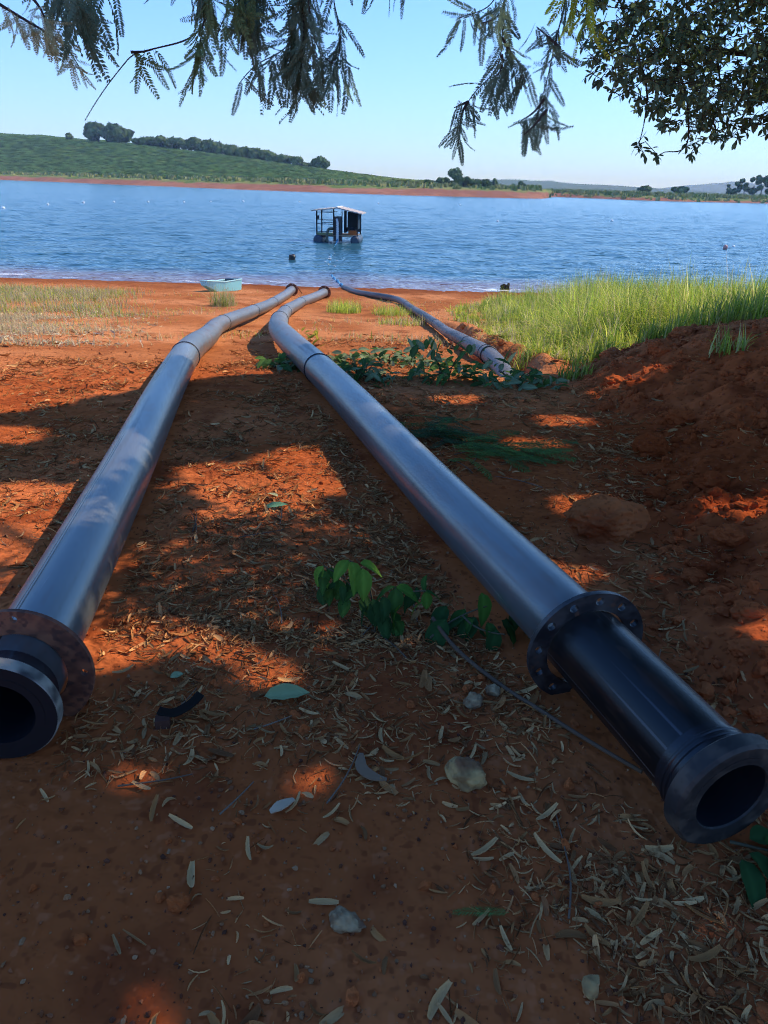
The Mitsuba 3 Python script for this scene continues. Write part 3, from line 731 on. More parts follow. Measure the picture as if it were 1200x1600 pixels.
# the rest of the litter
g = np.random.default_rng(102); mb = MB()
for n, y0, y1, sc in ((7500, .85, 2.4, .62), (13000, 2.2, 4.6, .80), (8000, 4.4, 7.5, 1.0)):
    y = g.uniform(y0, y1, n * 5); x = g.uniform(-1, 1, n * 5) * (y * .62 + .5) + .1 * y
    k = (g.random(n * 5) < dens(x, y) * 1.1) & ~near_pipe(x, y) & (x < 3.2)
    litter(mb, x[k][:n], y[k][:n], g, sc)
y = g.uniform(5.5, 13, 16000); x = g.uniform(-1, .32, 16000) * (y * .6 + .6)
k = (g.random(16000) < np.clip((fbm(P3(x * .9, y * .9), 3, 61) - .46) * 6, 0, 1) * .5) & ~near_pipe(x, y)
litter(mb, x[k], y[k], g, 1.35)
y = g.uniform(8.8, 17, 26000); x = -g.uniform(.18, .75, 26000) * y - .3
k = g.random(26000) < np.clip((fbm(P3(x * .5, y * .5), 3, 91) - .33) * 3.5, 0, 1) * sm((-x - .28 * y) / 2.0) * .5
litter(mb, x[k], y[k], g, 1.7, cols=np.array([[.66, .55, .34], [.58, .46, .27], [.72, .62, .42]]))
put('leaf_litter', mbshape(mb, 'matte', True))
tag('leaf_litter', 'dry curled leaf litter strewn over the red soil between the pipes', 'leaf litter', kind='stuff')

# grit
g = np.random.default_rng(104); mb = MB()
oc = trimesh.creation.icosahedron(); oc = oc.vertices; of = trimesh.creation.icosahedron().faces
y = .75 + 4.0 * g.random(6500) ** 1.6; x = g.uniform(-1, 1, 6500) * (y * .6 + .4); z = ground(x, y)
gcol = np.array([[.28, .095, .04], [.34, .15, .065], [.18, .06, .03], [.36, .18, .085], [.12, .045, .025], [.24, .08, .033]])
for q in range(len(x)):
    s_ = .0018 + .0055 * g.random() ** 3
    mb.add((oc * g.uniform(.5, 1.3, (12, 1)) * g.uniform(.6, 1.4, 3)) * s_ + [x[q], y[q], z[q] + s_ * .3], of, gcol[g.integers(6)] * g.uniform(.6, 1.2))
put('grit', mbshape(mb, 'matte'))
tag('grit', 'small grit and chips scattered on the foreground soil', 'grit', kind='stuff')

# crumbs of soil
g = np.random.default_rng(103); mb = MB()
ico = trimesh.creation.icosphere(1, 1.0)
CR = [(ico.vertices * (1 + 1.5 * (fbm(ico.vertices * 1.5 + k * 7, 2, k) - .5))[:, None], ico.faces) for k in range(9)]
y = g.uniform(.8, 9, 60000); x = g.uniform(-1, 1, 60000) * (y * .62 + .5)
fo = _foot(y)
k = (g.random(60000) < .03 + .5 * sm((x - fo - .02) / .15) * np.clip((fbm(P3(x * 3, y * 3), 2, 71) - .3) * 3, 0, 1)) & (x < 3.6)
x, y = x[k], y[k]; z = ground(x, y)
for q in range(len(x)):
    v, f = CR[g.integers(9)]; s = .004 + .024 * g.random() ** 4 * (1 if x[q] > _foot(y[q]) else .5)
    mb.add((v * s * g.uniform(.6, 1.4, 3)) @ trimesh.transformations.rotation_matrix(g.random() * 6.28, [0, 0, 1])[:3, :3] + [x[q], y[q], z[q] + s * .3], f)
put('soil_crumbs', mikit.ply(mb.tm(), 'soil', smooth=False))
tag('soil_crumbs', 'crumbs of red soil scattered on the spoil heap and ground', 'soil', kind='stuff')


def lump(key, p, size, mat, seed, label, cat, amp=.35, flat=.25, group=None, yaw=0.0):
    b = trimesh.creation.icosphere(5 if max(size) > .2 else 4, 1.0); v = np.array(b.vertices)
    v = v * (1 + amp * (fbm(v * 1.4 + seed * 3.1, 3, seed) - .5) * 2 + .34 * (fbm(v * 4 + seed, 4, seed + 1) - .5) - .30 * np.abs(fbm(v * 2.6 + seed, 3, seed + 2) - .5))[:, None]
    v = v * np.asarray(size) / 2
    z = float(ground(p[0], p[1])) + size[2] * (.5 - flat)
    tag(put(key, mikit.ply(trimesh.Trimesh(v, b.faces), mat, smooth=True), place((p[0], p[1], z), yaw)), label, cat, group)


lump('soil_clod', (1.06, 3.22), (.36, .26, .24), 'soil', 4, 'big dark red soil clod beside the right pipe, at the foot of the spoil heap', 'soil clod', .25)
lump('soil_clod', (1.66, 4.42), (.22, .18, .17), 'soil', 5, 'red soil clod on the shaded slope, second largest', 'soil clod', .3)
HEAP = [(1.35, 2.35, .10), (1.22, 2.1, .075), (1.30, 2.72, .09), (1.55, 3.0, .12), (1.75, 3.7, .14), (2.0, 4.9, .16), (1.9, 6.2, .15), (2.4, 6.6, .18), (2.2, 7.3, .2), (1.7, 5.6, .10), (2.9, 7.4, .2), (1.45, 3.7, .10), (1.18, 1.85, .06), (1.75, 2.9, .12)]
for k, (x, y, s) in enumerate(HEAP):
    lump('soil_clod', (x, y), (s * 1.2, s, s * .8), 'soil', 20 + k, f'red soil clod on the spoil heap, {ORD[sorted(HEAP, key=lambda q: q[1]).index((x, y, s))]} nearest of the smaller ones', 'soil clod', .4, .3, 'smaller clods on the spoil heap')
for k, (x, y, s) in enumerate([(1.45, 9.6, .09), (1.55, 11.2, .13), (1.4, 14.0, .15), (1.1, 15.8, .12), (1.5, 12.6, .12)]):
    lump('soil_clod', (x, y), (s * 1.3, s, s * .9), 'soil', 50 + k, f'red soil clod thrown up beside the thin pipe, {ORD[[0, 1, 3, 4, 2][k]]} nearest', 'soil clod', .4, .3, 'clods along the thin pipe')
def rock(key, p, size, mat, seed, label, yaw):
    g = np.random.default_rng(seed); pts = unit_rows(g.normal(size=(30, 3))) * .5
    h = m3.Manifold.hull_points(pts * np.asarray(size)).refine_to_length(float(max(size)) / 26); me = h.to_mesh()
    t = trimesh.Trimesh(me.vert_properties[:, :3], me.tri_verts); t = trimesh.smoothing.filter_laplacian(t, iterations=2)
    v = np.array(t.vertices); v += np.array(t.vertex_normals) * ((fbm(v * 45, 3, seed) - .5) * max(size) * .20 + (fbm(v * 130, 3, seed + 5) - .5) * max(size) * .07)[:, None]
    z = float(ground(p[0], p[1])) + size[2] * .28
    tag(put(key, mikit.ply(trimesh.Trimesh(v, t.faces), mat, smooth=True), place((p[0], p[1], z), yaw)), label, 'stone')
def unit_rows(a): return a / np.linalg.norm(a, axis=1, keepdims=True)
rock('stone', (.247, 1.575), (.125, .09, .095), 'stone_tan', 3, 'angular yellowish tan stone in the middle of the foreground', -.5)
rock('stone', (-.05, 1.13), (.095, .06, .062), 'stone_grey', 7, 'rounded grey stone near the bottom centre', .1)
rock('stone', (.455, .995), (.052, .045, .045), 'stone_tan', 9, 'small pale brown stone near the bottom right, among dry leaves', .8)
rock('stone', (.30, 1.90), (.075, .06, .05), 'stone_grey', 12, 'dull brown stone half buried beside the long fallen twig', .3)
rock('stone', (.37, 1.96), (.055, .05, .04), 'stone_grey', 13, 'smallest dull stone beside the long fallen twig, nearer the flange', 1.3)
lump('soil_clod', (-.44, 1.17), (.05, .04, .035), 'soil', 90, 'small clod under a dry leaf at the lower left', 'soil clod', .4)

# strap, seed pods, twigs
def ribbon(pts, w, th, col, up=(0, 0, 1)):
    p = spline(pts, .008); t = np.gradient(p, axis=0); t /= np.linalg.norm(t, axis=1, keepdims=True)
    s = np.cross(t, up); s /= np.linalg.norm(s, axis=1, keepdims=True); nn = np.cross(s, t)
    w = np.broadcast_to(w, len(p)) if np.ndim(w) < 1 else np.interp(np.linspace(0, 1, len(p)), np.linspace(0, 1, len(w)), w)
    v = np.stack([p + s * w[:, None] / 2 + nn * th / 2, p - s * w[:, None] / 2 + nn * th / 2, p - s * w[:, None] / 2 - nn * th / 2, p + s * w[:, None] / 2 - nn * th / 2], 1).reshape(-1, 3)
    n = len(p); i, j = np.meshgrid(np.arange(n - 1), np.arange(4), indexing='ij'); a, b = (i * 4 + j).ravel(), (i * 4 + (j + 1) % 4).ravel()
    f = np.vstack([np.stack([a, b, b + 4, a + 4], 1), [[3, 2, 1, 0]], [[4 * n - 4 + k for k in range(4)]]])
    mb = MB(); mb.add(v, f, col); return mb


gz = lambda x, y: float(ground(x, y))
z0 = gz(-.6, 1.82)
tag(put('pipe_offcut', mbshape(ribbon([(-.665, 1.80, z0 + .038), (-.625, 1.792, z0 + .036), (-.585, 1.81, z0 + .045), (-.548, 1.85, z0 + .066)], .026, .009, (.016, .014, .012), (0, -.75, .65)), 'matte', False)), 'curved black plastic offcut strip lying on the soil near the left pipe end', 'offcut')
mb = MB(); box(mb, (0, 0, 0), (.042, .03, .032), (.09, .04, .028))
tag(put('wood_block', mbshape(mb, 'matte'), place((-.648, 1.775, gz(-.648, 1.775) + .014), .2)), 'small dark block under the black offcut strip', 'block')
def crescent(pts, w, col, key, label, cat):
    tag(put(key, mbshape(ribbon(pts, w, .004, col), 'matte')), label, cat)
z0 = gz(-.01, 1.6) + .012
crescent([(-.045, 1.665, z0 + .004), (-.045, 1.62, z0 + .006), (-.022, 1.585, z0 + .004), (.03, 1.57, z0)], [.012, .03, .034, .03, .01], (.24, .145, .085), 'seed_pod', 'grey crescent seed pod on the soil left of the tan stone', 'seed pod')
z0 = gz(-.24, 1.45) + .014
crescent([(-.272, 1.435, z0), (-.245, 1.45, z0 + .01), (-.215, 1.475, z0 + .006)], [.012, .032, .026, .01], (.46, .33, .21), 'seed_pod', 'pale grey pod lying on a clump of dry leaves', 'seed pod')


def twig(pts, r0, r1, col, key, label, cat='twig', group=None, soft=.02):
    p = spline(pts, .02, soft); v, f, _ = tube(p, np.linspace(r0, r1, len(p)), 7); mb = MB(); mb.add(v, f, col)
    tag(put(key, mbshape(mb, 'matte', True)), label, cat, group)


def on(x, y, h=.01): return (x, y, gz(x, y) + h)
twig([on(.19, 2.33, .06), on(.28, 2.16, .03), on(.40, 1.99, .015), on(.52, 1.83, .015), on(.63, 1.71, .02), on(.74, 1.60, .03)], .008, .006, (.13, .085, .055), 'fallen_twig', 'long bent brown twig running from the green sapling to the right pipe')
g = np.random.default_rng(8)
for k in range(26):
    y = g.uniform(.95, 4.5); x = g.uniform(-.55, .65) * (y * .55 + .3); a = g.random() * PI; L = g.uniform(.05, .16) * (1 + .25 * (y > 2.5))
    if near_pipe(x, y) or min(math.hypot(x - a_, y - b_) for a_, b_ in ((.25, 1.57), (-.05, 1.13), (.455, .995))) < .30: continue
    dx, dy = L * math.cos(a), L * math.sin(a)
    twig([on(x - dx, y - dy, .008), on(x + .1 * dy, y - .1 * dx, .012), on(x + dx, y + dy, .008)], .0028, .0016, np.array([.22, .15, .10]) * g.uniform(.6, 1.2), 'thin_twig', 'thin dry twig lying on the red soil between the pipes', 'twig', 'thin twigs on the soil')


# ------------------------------------------------------------------ green leaves
def leaf_mesh(L, W, fold=.35, droop=.25, tip=.85, rows=8):
    s = np.linspace(0, 1, rows); w = W * (np.sin(PI * s ** tip) ** .8)
    v = []
    for si, wi in zip(s, w):
        for k in (-1, -.5, 0, .5, 1):
            v.append([k * wi / 2, si * L, abs(k) * wi * fold * .5 - droop * L * si ** 2 + .012 * L * math.sin(si * 21 + k * 2)])
    i, j = np.meshgrid(np.arange(rows - 1), np.arange(4), indexing='ij'); q = (i * 5 + j).ravel()
    return np.array(v), np.stack([q, q + 1, q + 6, q + 5], 1)


def leaf_ply(L, W, fold, droop, col, vein=1.35, mat='leafy', tip=.85):
    v, f = leaf_mesh(L, W, fold, droop, tip)
    c = np.tile(np.asarray(col), (len(v), 1)); c[2::5] *= vein
    return mikit.ply((v, f), mat, smooth=True, color=c)


def look_yaw(dx, dy): return math.atan2(-dx, dy)    # yaw that turns +y into (dx, dy)


GREEN = [(.085, .19, .030), (.055, .13, .030), (.040, .095, .030), (.13, .24, .035)]
# sapling
SL = [leaf_ply(.115, .066, .25, .55, c) for c in GREEN] + [leaf_ply(.095, .054, .3, .85, c) for c in GREEN] + [leaf_ply(.13, .076, .2, .35, c) for c in GREEN]
def sapling(key, stems, leaves, label, cat, tw=(.10, .085, .05), r=.0045):
    key = newkey(key)
    for st in stems:
        p = spline(st, .02, .02); v, f, _ = tube(p, np.linspace(r, r * .5, len(p)), 7); mb = MB(); mb.add(v, f, tw)
        put(key + '__stem', mbshape(mb, 'matte', True))
    for (pos, az, el, kind, s) in leaves:
        put(key + '__leaf', SL[kind], place(pos, math.radians(az), math.radians(el), .25 * math.sin(az * 1.7 + el), s))
    tag(key, label, cat)


x0, y0 = -.02, 2.30; z0 = gz(x0, y0)
st = [[(x0, y0, z0), (x0 - .01, y0, z0 + .12), (x0 - .04, y0 + .02, z0 + .24), (x0 - .10, y0 + .03, z0 + .285)], [(x0 + .03, y0 - .02, z0), (x0 + .035, y0 - .02, z0 + .1), (x0 + .07, y0, z0 + .20)],
      [(x0 - .02, y0, z0 + .10), (x0 - .10, y0 + .02, z0 + .2), (x0 - .19, y0 + .03, z0 + .26)], [(x0 + .03, y0, z0 + .1), (x0 + .12, y0 + .02, z0 + .17), (x0 + .18, y0 + .02, z0 + .175)]]
lv = [((x0 - .10, y0 + .03, z0 + .285), 150, -18, 3, .95), ((x0 - .09, y0 + .02, z0 + .285), 215, -25, 7, 1.15), ((x0 - .05, y0 + .0, z0 + .27), 185, -38, 3, 1.15), ((x0 - .06, y0 + .02, z0 + .28), 260, 8, 7, 1.0),
      ((x0 - .19, y0 + .03, z0 + .26), 120, -45, 3, .8), ((x0 - .19, y0 + .02, z0 + .25), 190, -60, 5, 1.0), ((x0 - .18, y0 + .03, z0 + .25), 245, -30, 1, .9), ((x0 - .13, y0 + .02, z0 + .21), 170, -70, 5, 1.1), ((x0 - .19, y0 + .03, z0 + .18), 180, -70, 2, .9),
      ((x0 - .03, y0 - .01, z0 + .17), 165, -62, 2, 1.25), ((x0 - .01, y0 - .02, z0 + .16), 205, -55, 10, 1.1), ((x0 + .02, y0 - .02, z0 + .17), 235, -40, 6, 1.1), ((x0 + .07, y0, z0 + .20), 200, -62, 1, 1.0), ((x0 + .07, y0, z0 + .2), 262, -12, 0, .95), ((x0 + .07, y0, z0 + .2), 120, -20, 1, .9),
      ((x0 + .18, y0 + .02, z0 + .175), 190, -65, 0, .85), ((x0 + .17, y0 + .02, z0 + .17), 265, -15, 1, .9), ((x0 + .14, y0 + .02, z0 + .17), 140, -45, 2, .9), ((x0 - .02, y0 - .01, z0 + .13), 110, -35, 6, 1.1), ((x0 + .03, y0 - .02, z0 + .1), 185, -45, 2, 1.1), ((x0 - .04, y0, z0 + .19), 100, -15, 1, .9), ((x0 - .02, y0 + .03, z0 + .22), 20, -20, 1, .9)]
g = np.random.default_rng(19)
lv = [(p_, a_ + 14 * g.normal(), e_ + 8 * g.normal(), k_, .86 * s_ * g.uniform(.85, 1.1)) for p_, a_, e_, k_, s_ in lv]
for q in range(20):
    st_ = st[int(g.integers(4))]; b_ = np.array(st_[-1]) * .5 + np.array(st_[-2]) * .5
    lv.append((tuple(b_ + .03 * g.normal(size=3) - [0, 0, .03]), g.uniform(0, 360), -g.uniform(10, 75), int(g.choice([1, 2, 3, 5, 6, 7, 9])), g.uniform(.5, .85)))
sapling('sapling', st, lv, 'green leafy sapling with sunlit top leaves standing between the two pipes', 'sapling')
# fallen green branch next to the right pipe
x0, y0 = .30, 2.36; z0 = gz(x0, y0)
st = [[(x0 - .12, y0 - .1, z0 + .02), (x0, y0 - .02, z0 + .07), (x0 + .09, y0 + .0, z0 + .10)], [(x0, y0 - .02, z0 + .07), (x0 + .04, y0 - .08, z0 + .06), (x0 + .14, y0 - .14, z0 + .07)]]
g = np.random.default_rng(21); lv = []
for k in range(16):
    lv.append(((x0 - .06 + .018 * k * 1.0 + .02 * g.normal(), y0 - .05 + .05 * g.normal(), z0 + .05 + .04 * g.random()), g.uniform(100, 300), -g.uniform(15, 50), int(g.choice([1, 2, 2, 5, 6, 10])), g.uniform(.85, 1.15)))
lv.append(((x0 + .07, y0 + .03, z0 + .14), 200, -40, 0, 1.0))
sapling('fallen_branch', st, lv, 'broken green branch with dark leaves lying against the right pipe', 'branch')
# leaves at the right bottom corner
x0, y0 = .93, 1.30; z0 = gz(x0, y0); lv = []
st = [[(x0 - .04, y0 + .07, z0 + .03), (x0 + .03, y0 + .05, z0 + .03), (x0 + .12, y0 + .03, z0 + .03)]]
for k, (dx, dy, az, el, kd, s) in enumerate([(-.045, .0, 190, -4, 2, 1.0), (-.02, .02, 222, 4, 6, 1.1), (.02, .0, 235, 0, 10, 1.1), (.05, .03, 200, -2, 2, 1.0), (.03, .05, 270, 5, 1, 1.0), (.0, .06, 285, 8, 2, .9), (.08, .02, 225, 2, 6, 1.0)]): lv.append(((x0 + dx, y0 + dy, z0 + .05), az, el, kd, s))
sapling('fallen_branch', st, lv, 'fallen twig of green leaves in front of the right pipe mouth, cut by the frame', 'branch')
# single green leaves
def lone(p, L, W, az, col, label, fold=.4, droop=.05, h=.012):
    tag(put('green_leaf', leaf_ply(L, W, fold, droop, col, 1.2, 'matte'), place((p[0], p[1], gz(*p) + h), math.radians(az), math.radians(4), .15)), label, 'leaf')
lone((-.365, 1.915), .145, .07, -82, (.25, .29, .13), 'large pale grey green leaf lying on the soil between the pipes')
lone((-.685, 1.99), .045, .03, -60, (.25, .29, .14), 'tiny pale green leaf on the soil near the left flange ring')
lone((-.60, 3.40), .12, .05, -70, (.10, .22, .13), 'green fallen leaf beside the left pipe, farther back')
lone((-.55, 3.52), .07, .035, 60, (.34, .36, .20), 'pale small leaf next to a green fallen leaf beside the left pipe', h=.02)
# cut bushes
BL = [leaf_ply(L, W, .3, d, c) for L, W, d in ((.12, .050, .2), (.10, .044, .5), (.13, .05, .1)) for c in ((.09, .18, .05), (.12, .23, .06), (.07, .14, .05), (.24, .32, .17))]
def cut_bush(cx, cy, rx, ry, h, n, seed, label, up=0, pale=0):
    g = np.random.default_rng(seed); key = newkey('cut_shrub')
    for k in range(5):
        a = g.random() * 6.28; x, y = cx + rx * .4 * math.cos(a), cy + ry * .4 * math.sin(a)
        p = spline([(cx + .1 * g.normal(), cy + .1 * g.normal(), gz(cx, cy)), ((cx + x) / 2, (cy + y) / 2, gz(x, y) + h * .5), (x, y, gz(x, y) + h * .8)], .03, .02)
        v, f, _ = tube(p, np.linspace(.007, .003, len(p)), 6); mb = MB(); mb.add(v, f, (.10, .07, .045)); put(key + '__stem', mbshape(mb, 'matte', True))
    for k in range(n):
        a, r = g.random() * 6.28, g.random() ** .5; x, y = cx + rx * r * math.cos(a), cy + ry * r * math.sin(a)
        z = gz(x, y) + h * (1 - r * r) * g.random() ** .7 + .02
        el = g.uniform(-45, 30) if k >= up else g.uniform(35, 75)
        if k < up: z = gz(x, y) + h * g.uniform(.7, 1.1); 
        kd = int(g.integers(12)) if g.random() > pale else int(g.choice([3, 7, 11]))
        put(key + '__leaf', BL[kd], place((x, y, z), g.random() * 6.28, math.radians(el), g.normal() * .5, float(g.uniform(.8, 1.3))))
    tag(key, label, 'shrub')
cut_bush(-.05, 7.55, .62, .30, .16, 150, 1, 'low heap of cut pale green leafy branches right of the bent pipe, farthest back', pale=.6)
cut_bush(-.22, 6.45, .30, .30, .18, 90, 2, 'heap of cut green leaves lying against the right pipe, behind its weld', pale=.3)
cut_bush(.52, 6.55, .36, .24, .27, 125, 3, 'tallest cut shrub with upright dark leaves, left of the thin pipe end', 22)
cut_bush(1.12, 6.40, .42, .26, .17, 105, 4, 'dark cut shrub hiding the end of the thin pipe', 8, .3)
cut_bush(-.98, 6.95, .26, .22, .14, 60, 5, 'shaded leaf heap on the left side of the right pipe bend', pale=.1)
# yellow weed
g = np.random.default_rng(31); key = newkey('yellow_weed'); cx, cy = -.92, 8.75; z0 = gz(cx, cy)
YL = [leaf_ply(.11, .04, .3, .3, c) for c in ((.42, .40, .05), (.30, .34, .05), (.20, .28, .05))]
for k in range(26):
    a = g.random() * 6.28; put(key + '__leaf', YL[g.integers(3)], place((cx + .08 * g.normal(), cy + .06 * g.normal(), z0 + g.uniform(.02, .26)), a, math.radians(g.uniform(-10, 60)), 0, float(g.uniform(.7, 1.1))))
tag(key, 'bright yellow green weed behind the bend of the right pipe', 'weed')


# feathery cut fronds on the ground + hanging boughs use the same frond
def frond(g, L=.2, pairs=15, pl=.028, pw=.0062, droop=.35, col=(.03, .06, .03), taper=True, drop=.5, open_=1.0):
    """pinnate frond along +y; leaflets in pairs swept forward"""
    mb = MB(); s = np.linspace(0.06, 1, pairs)
    cv = lambda t: np.array([0, L * t * (1 - .12 * droop * t), -droop * L * t * t * .6])
    ln = np.array([cv(t) for t in np.linspace(0, 1, 7)]); v, f, _ = tube(ln, np.linspace(.0013, .0006, 7), 3, caps=False); mb.add(v, f, np.asarray(col) * 1.3)
    for t in s:
        p = cv(t); d = unit(cv(min(t + .02, 1.02)) - cv(t - .02)); q = pl * (math.sin(PI * min(.12 + .82 * t, 1)) ** .5 if taper else 1) * g.uniform(.85, 1.1)
        for sx in (-1, 1):
            ax = unit(np.array([sx * open_, .75 * d[1] + g.normal() * .12, .75 * d[2] - drop * g.uniform(.4, 1)]))
            w = unit(np.cross(ax, [sx * .2 * g.normal(), g.normal() * .3, 1])) * pw / 2
            mb.add([p, p + ax * q * .4 + w, p + ax * q, p + ax * q * .4 - w], [[0, 1, 2, 3]], np.asarray(col) * g.uniform(.8, 1.25))
    return mb


g = np.random.default_rng(41)
FD = [mbshape(frond(g, .23, 17, .036, .0125, d, (.15, .22, .14), drop=dp), 'leafy') for d, dp in ((.2, .1), (.5, .2), (.8, .3), (.35, .0), (.3, .15))]
FT = [mbshape(frond(g, .15, 12, .026, .010, d, (.44, .46, .24), drop=dp), 'leafy') for d, dp in ((.3, .2), (.7, .3))]
FM = [mbshape(frond(g, .20, 15, .031, .0115, d, (.18, .25, .10), drop=dp), 'leafy') for d, dp in ((.3, .1), (.7, .3), (.5, .2))]
FL = [mbshape(frond(g, .22, 17, .034, .012, d, (.42, .50, .06), drop=dp), 'leafy') for d, dp in ((.3, .1), (.7, .3))]  # sunlit fronds: the sunlight is put into a brighter, yellower leaf colour
FG = [mbshape(frond(g, .30, 30, .055, .006, .25, c, drop=.1), 'leafy') for c in ((.09, .17, .055), (.15, .26, .07), (.075, .13, .06))]
key = newkey('cut_frond'); g = np.random.default_rng(43)
def frond_heap(cx, cy, n, az0, spread, label, kinds, s=1.0, h=.06, sx=.2, sy=.14):
    key = newkey('frond_heap')
    for k in range(n):
        x, y = cx + sx * g.normal(), cy + sy * g.normal()
        put(key + '__frond', FG[int(g.choice(kinds))], place((x, y, gz(x, y) + .015 + h * g.random()), math.radians(az0 + spread * g.normal()), math.radians(g.uniform(-4, 14)), g.normal() * .3, float(s * g.uniform(.7, 1.2))))
    tag(key, label, 'frond heap')
frond_heap(.22, 4.68, 34, -75, 40, 'dark green heap of feathery fronds lying behind the right pipe', [0, 2], 1.0, .09, .15, .14)
frond_heap(.55, 4.28, 30, -85, 28, 'brighter green feathery fronds spread right of the dark frond heap', [1, 1, 0], 1.1, .06, .17, .15)
tag(put('green_sprig', FG[1], place((.31, 1.165, gz(.31, 1.165) + .012), math.radians(85), .05, .2, .42)), 'small green feathery sprig on the soil near the bottom', 'sprig')

# ------------------------------------------------------------------ grass
def blades(mb, x, y, h, g, wid, cols, lean=.35, segs=3, wind=(0, 0)):
    z = ground(x, y); n = len(x)
    a = g.random(n) * 2 * PI; side = np.stack([np.cos(a), np.sin(a), 0 * a], 1); fwd = np.stack([-np.sin(a), np.cos(a), 0 * a], 1)
    b = np.abs(g.normal(size=n)) * lean + .05
    p0 = np.stack([x, y, z - .02], 1); c = cols[g.integers(len(cols), size=n)] * g.uniform(.7, 1.25, n)[:, None]
    vs = []; ts = np.linspace(0, 1, segs + 1)
    for t in ts:
        q = p0 + np.array([0, 0, 1]) * (h * t * (1 - .35 * b * t))[:, None] + fwd * (h * b * t * t)[:, None] + np.array([wind[0], wind[1], 0]) * (h * t * t)[:, None]
        w = wid * (1 - t ** 1.5) + .0008
        vs += [q - side * w / 2, q + side * w / 2]
    v = np.stack(vs, 1).reshape(-1, 3); m = 2 * (segs + 1)
    f = np.vstack([np.stack([np.arange(n) * m + 2 * k, np.arange(n) * m + 2 * k + 1, np.arange(n) * m + 2 * k + 3, np.arange(n) * m + 2 * k + 2], 1) for k in range(segs)])
    mb.add(v, f, np.repeat(c, m, 0))


g = np.random.default_rng(51)
GC = np.array([[.54, .64, .08], [.66, .70, .13], [.40, .54, .08], [.68, .64, .26], [.26, .40, .08]])
DC = np.array([[.66, .55, .32], [.58, .48, .26], [.72, .62, .40], [.50, .48, .22]])
gx0 = PchipInterpolator([8.2, 9.2, 10.3, 12, 15, 19, 23], [2.9, 2.0, 1.72, 1.9, 1.85, 1.75, 2.6])
mb = MB()
C = 4800
cy_ = 8.7 + 13.5 * g.random(C) ** 1.3; cx_ = gx0(cy_) + (cy_ * .62 + .8) * g.random(C) ** 1.1 - .2
cl = fbm(P3(cx_ * .9, cy_ * .9), 3, 81); edge = sm((cx_ - gx0(cy_)) / 1.2)
k = g.random(C) < (.4 + 1.4 * np.clip((cl - .32) * 2.2, 0, 1)) * (.35 + .65 * edge) * np.where(cy_ < 9.6, .55, 1)
for cx, cy, c_, e_ in zip(cx_[k], cy_[k], cl[k], edge[k]):
    nb = int(g.integers(14, 36)); r_ = .05 + .16 * g.random()
    a_ = g.random(nb) * 6.28; q_ = r_ * g.random(nb) ** .6
    hh = (.22 + .22 * e_ + .62 * float(sm((cx - 2.0 - .10 * (cy - 10)) / 2.4))) * np.clip(.2 + 1.5 * c_, .5, 1.3) * g.uniform(.6, 1.3) * np.interp(cy, [8.7, 10.2], [.5, 1])
    hh = min(hh, 1.0 + .25 * g.random()); tone = GC[g.integers(len(GC), size=3)] * g.uniform(.6, 1.25)
    if g.random() < .12 + .25 * (1 - e_): tone = np.vstack([tone, DC])
    blades(mb, cx + q_ * np.cos(a_), cy + q_ * np.sin(a_), hh * g.uniform(.45, 1.2, nb), g,   .012 + .014 * g.random(), tone, g.uniform(.4, 1.3))
put('tall_grass', mbshape(mb, 'grassy')); tag('tall_grass', 'tall bright yellow green grass on the bank at the right', 'grass', kind='stuff')
# straw and short grass on the left
mb = MB(); N = 60000
y = g.uniform(8.6, 23, N); x = -g.uniform(.18, .72, N) * y - .3
n1 = fbm(P3(x * .5, y * .5), 3, 91)
k = g.random(N) < np.clip((n1 - .30) * 3.5, 0, 1) * sm((-x - .30 * y + .0) / 2.2) * (.45 + .55 * sm((y - 9) / 2))
x, y = x[k], y[k]
gr = y > 15.5 + 2 * (n1[k] - .5)
blades(mb, x[~gr], y[~gr], g.uniform(.06, .20, (~gr).sum()), g, .012, DC, 1.3)
blades(mb, x[gr], y[gr], g.uniform(.10, .28, gr.sum()), g, .014, np.vstack([GC, DC, DC]) * .9, .6)
put('dry_grass', mbshape(mb, 'grassy')); tag('dry_grass', 'straw coloured dry grass on the sunny soil at the left', 'grass', kind='stuff')
# short sparse grass between the pipes near the shore
mb = MB(); N = 9000
y = g.uniform(10, 24.5, N); x = g.uniform(-6.5, 3.2, N)
n1 = fbm(P3(x * .8, y * .5), 3, 95)
k = (g.random(N) < np.clip((n1 - .50) * 5, 0, 1)) & (np.abs(x - TRX(np.clip(y, 6.6, 22))) > .12)
blades(mb, x[k], y[k], g.uniform(.05, .17, k.sum()), g, .012, np.vstack([GC, DC, DC]), .8)
put('short_grass', mbshape(mb, 'grassy')); tag('short_grass', 'thin short grass scattered between the pipes near the shore', 'grass', kind='stuff')
def tuft(cx, cy, r, n, h, label, cols=GC):
    mb = MB(); a = g.random(n) * 6.28; q = r * g.random(n) ** .7
    blades(mb, cx + q * np.cos(a), cy + q * np.sin(a), h * g.uniform(.5, 1.2, n), g, .014, cols, .55)
    tag(put('grass_tuft', mbshape(mb, 'grassy')), label, 'grass tuft')
tuft(-1.15, 18.6, .45, 420, .36, 'bright green grass tuft between the right pipe and the thin pipe', GC * 1.1)
tuft(.05, 18.2, .5, 330, .28, 'green grass tuft touching the thin pipe, left of its bend')
tuft(.25, 16.0, .5, 260, .24, 'yellowish grass tuft left of the thin pipe, nearer than the bright ones', np.vstack([GC, DC]))
tuft(-4.3, 19.6, .35, 240, .55, 'thin wispy grass tuft in front of the boat', np.vstack([GC[2:], DC]) * .85)
tuft(2.05, 7.55, .25, 200, .30, 'grass tuft hanging over the edge of the spoil heap', GC * .8)
tuft(2.75, 7.7, .22, 140, .28, 'grass tuft on the crest of the spoil heap', GC * .7)
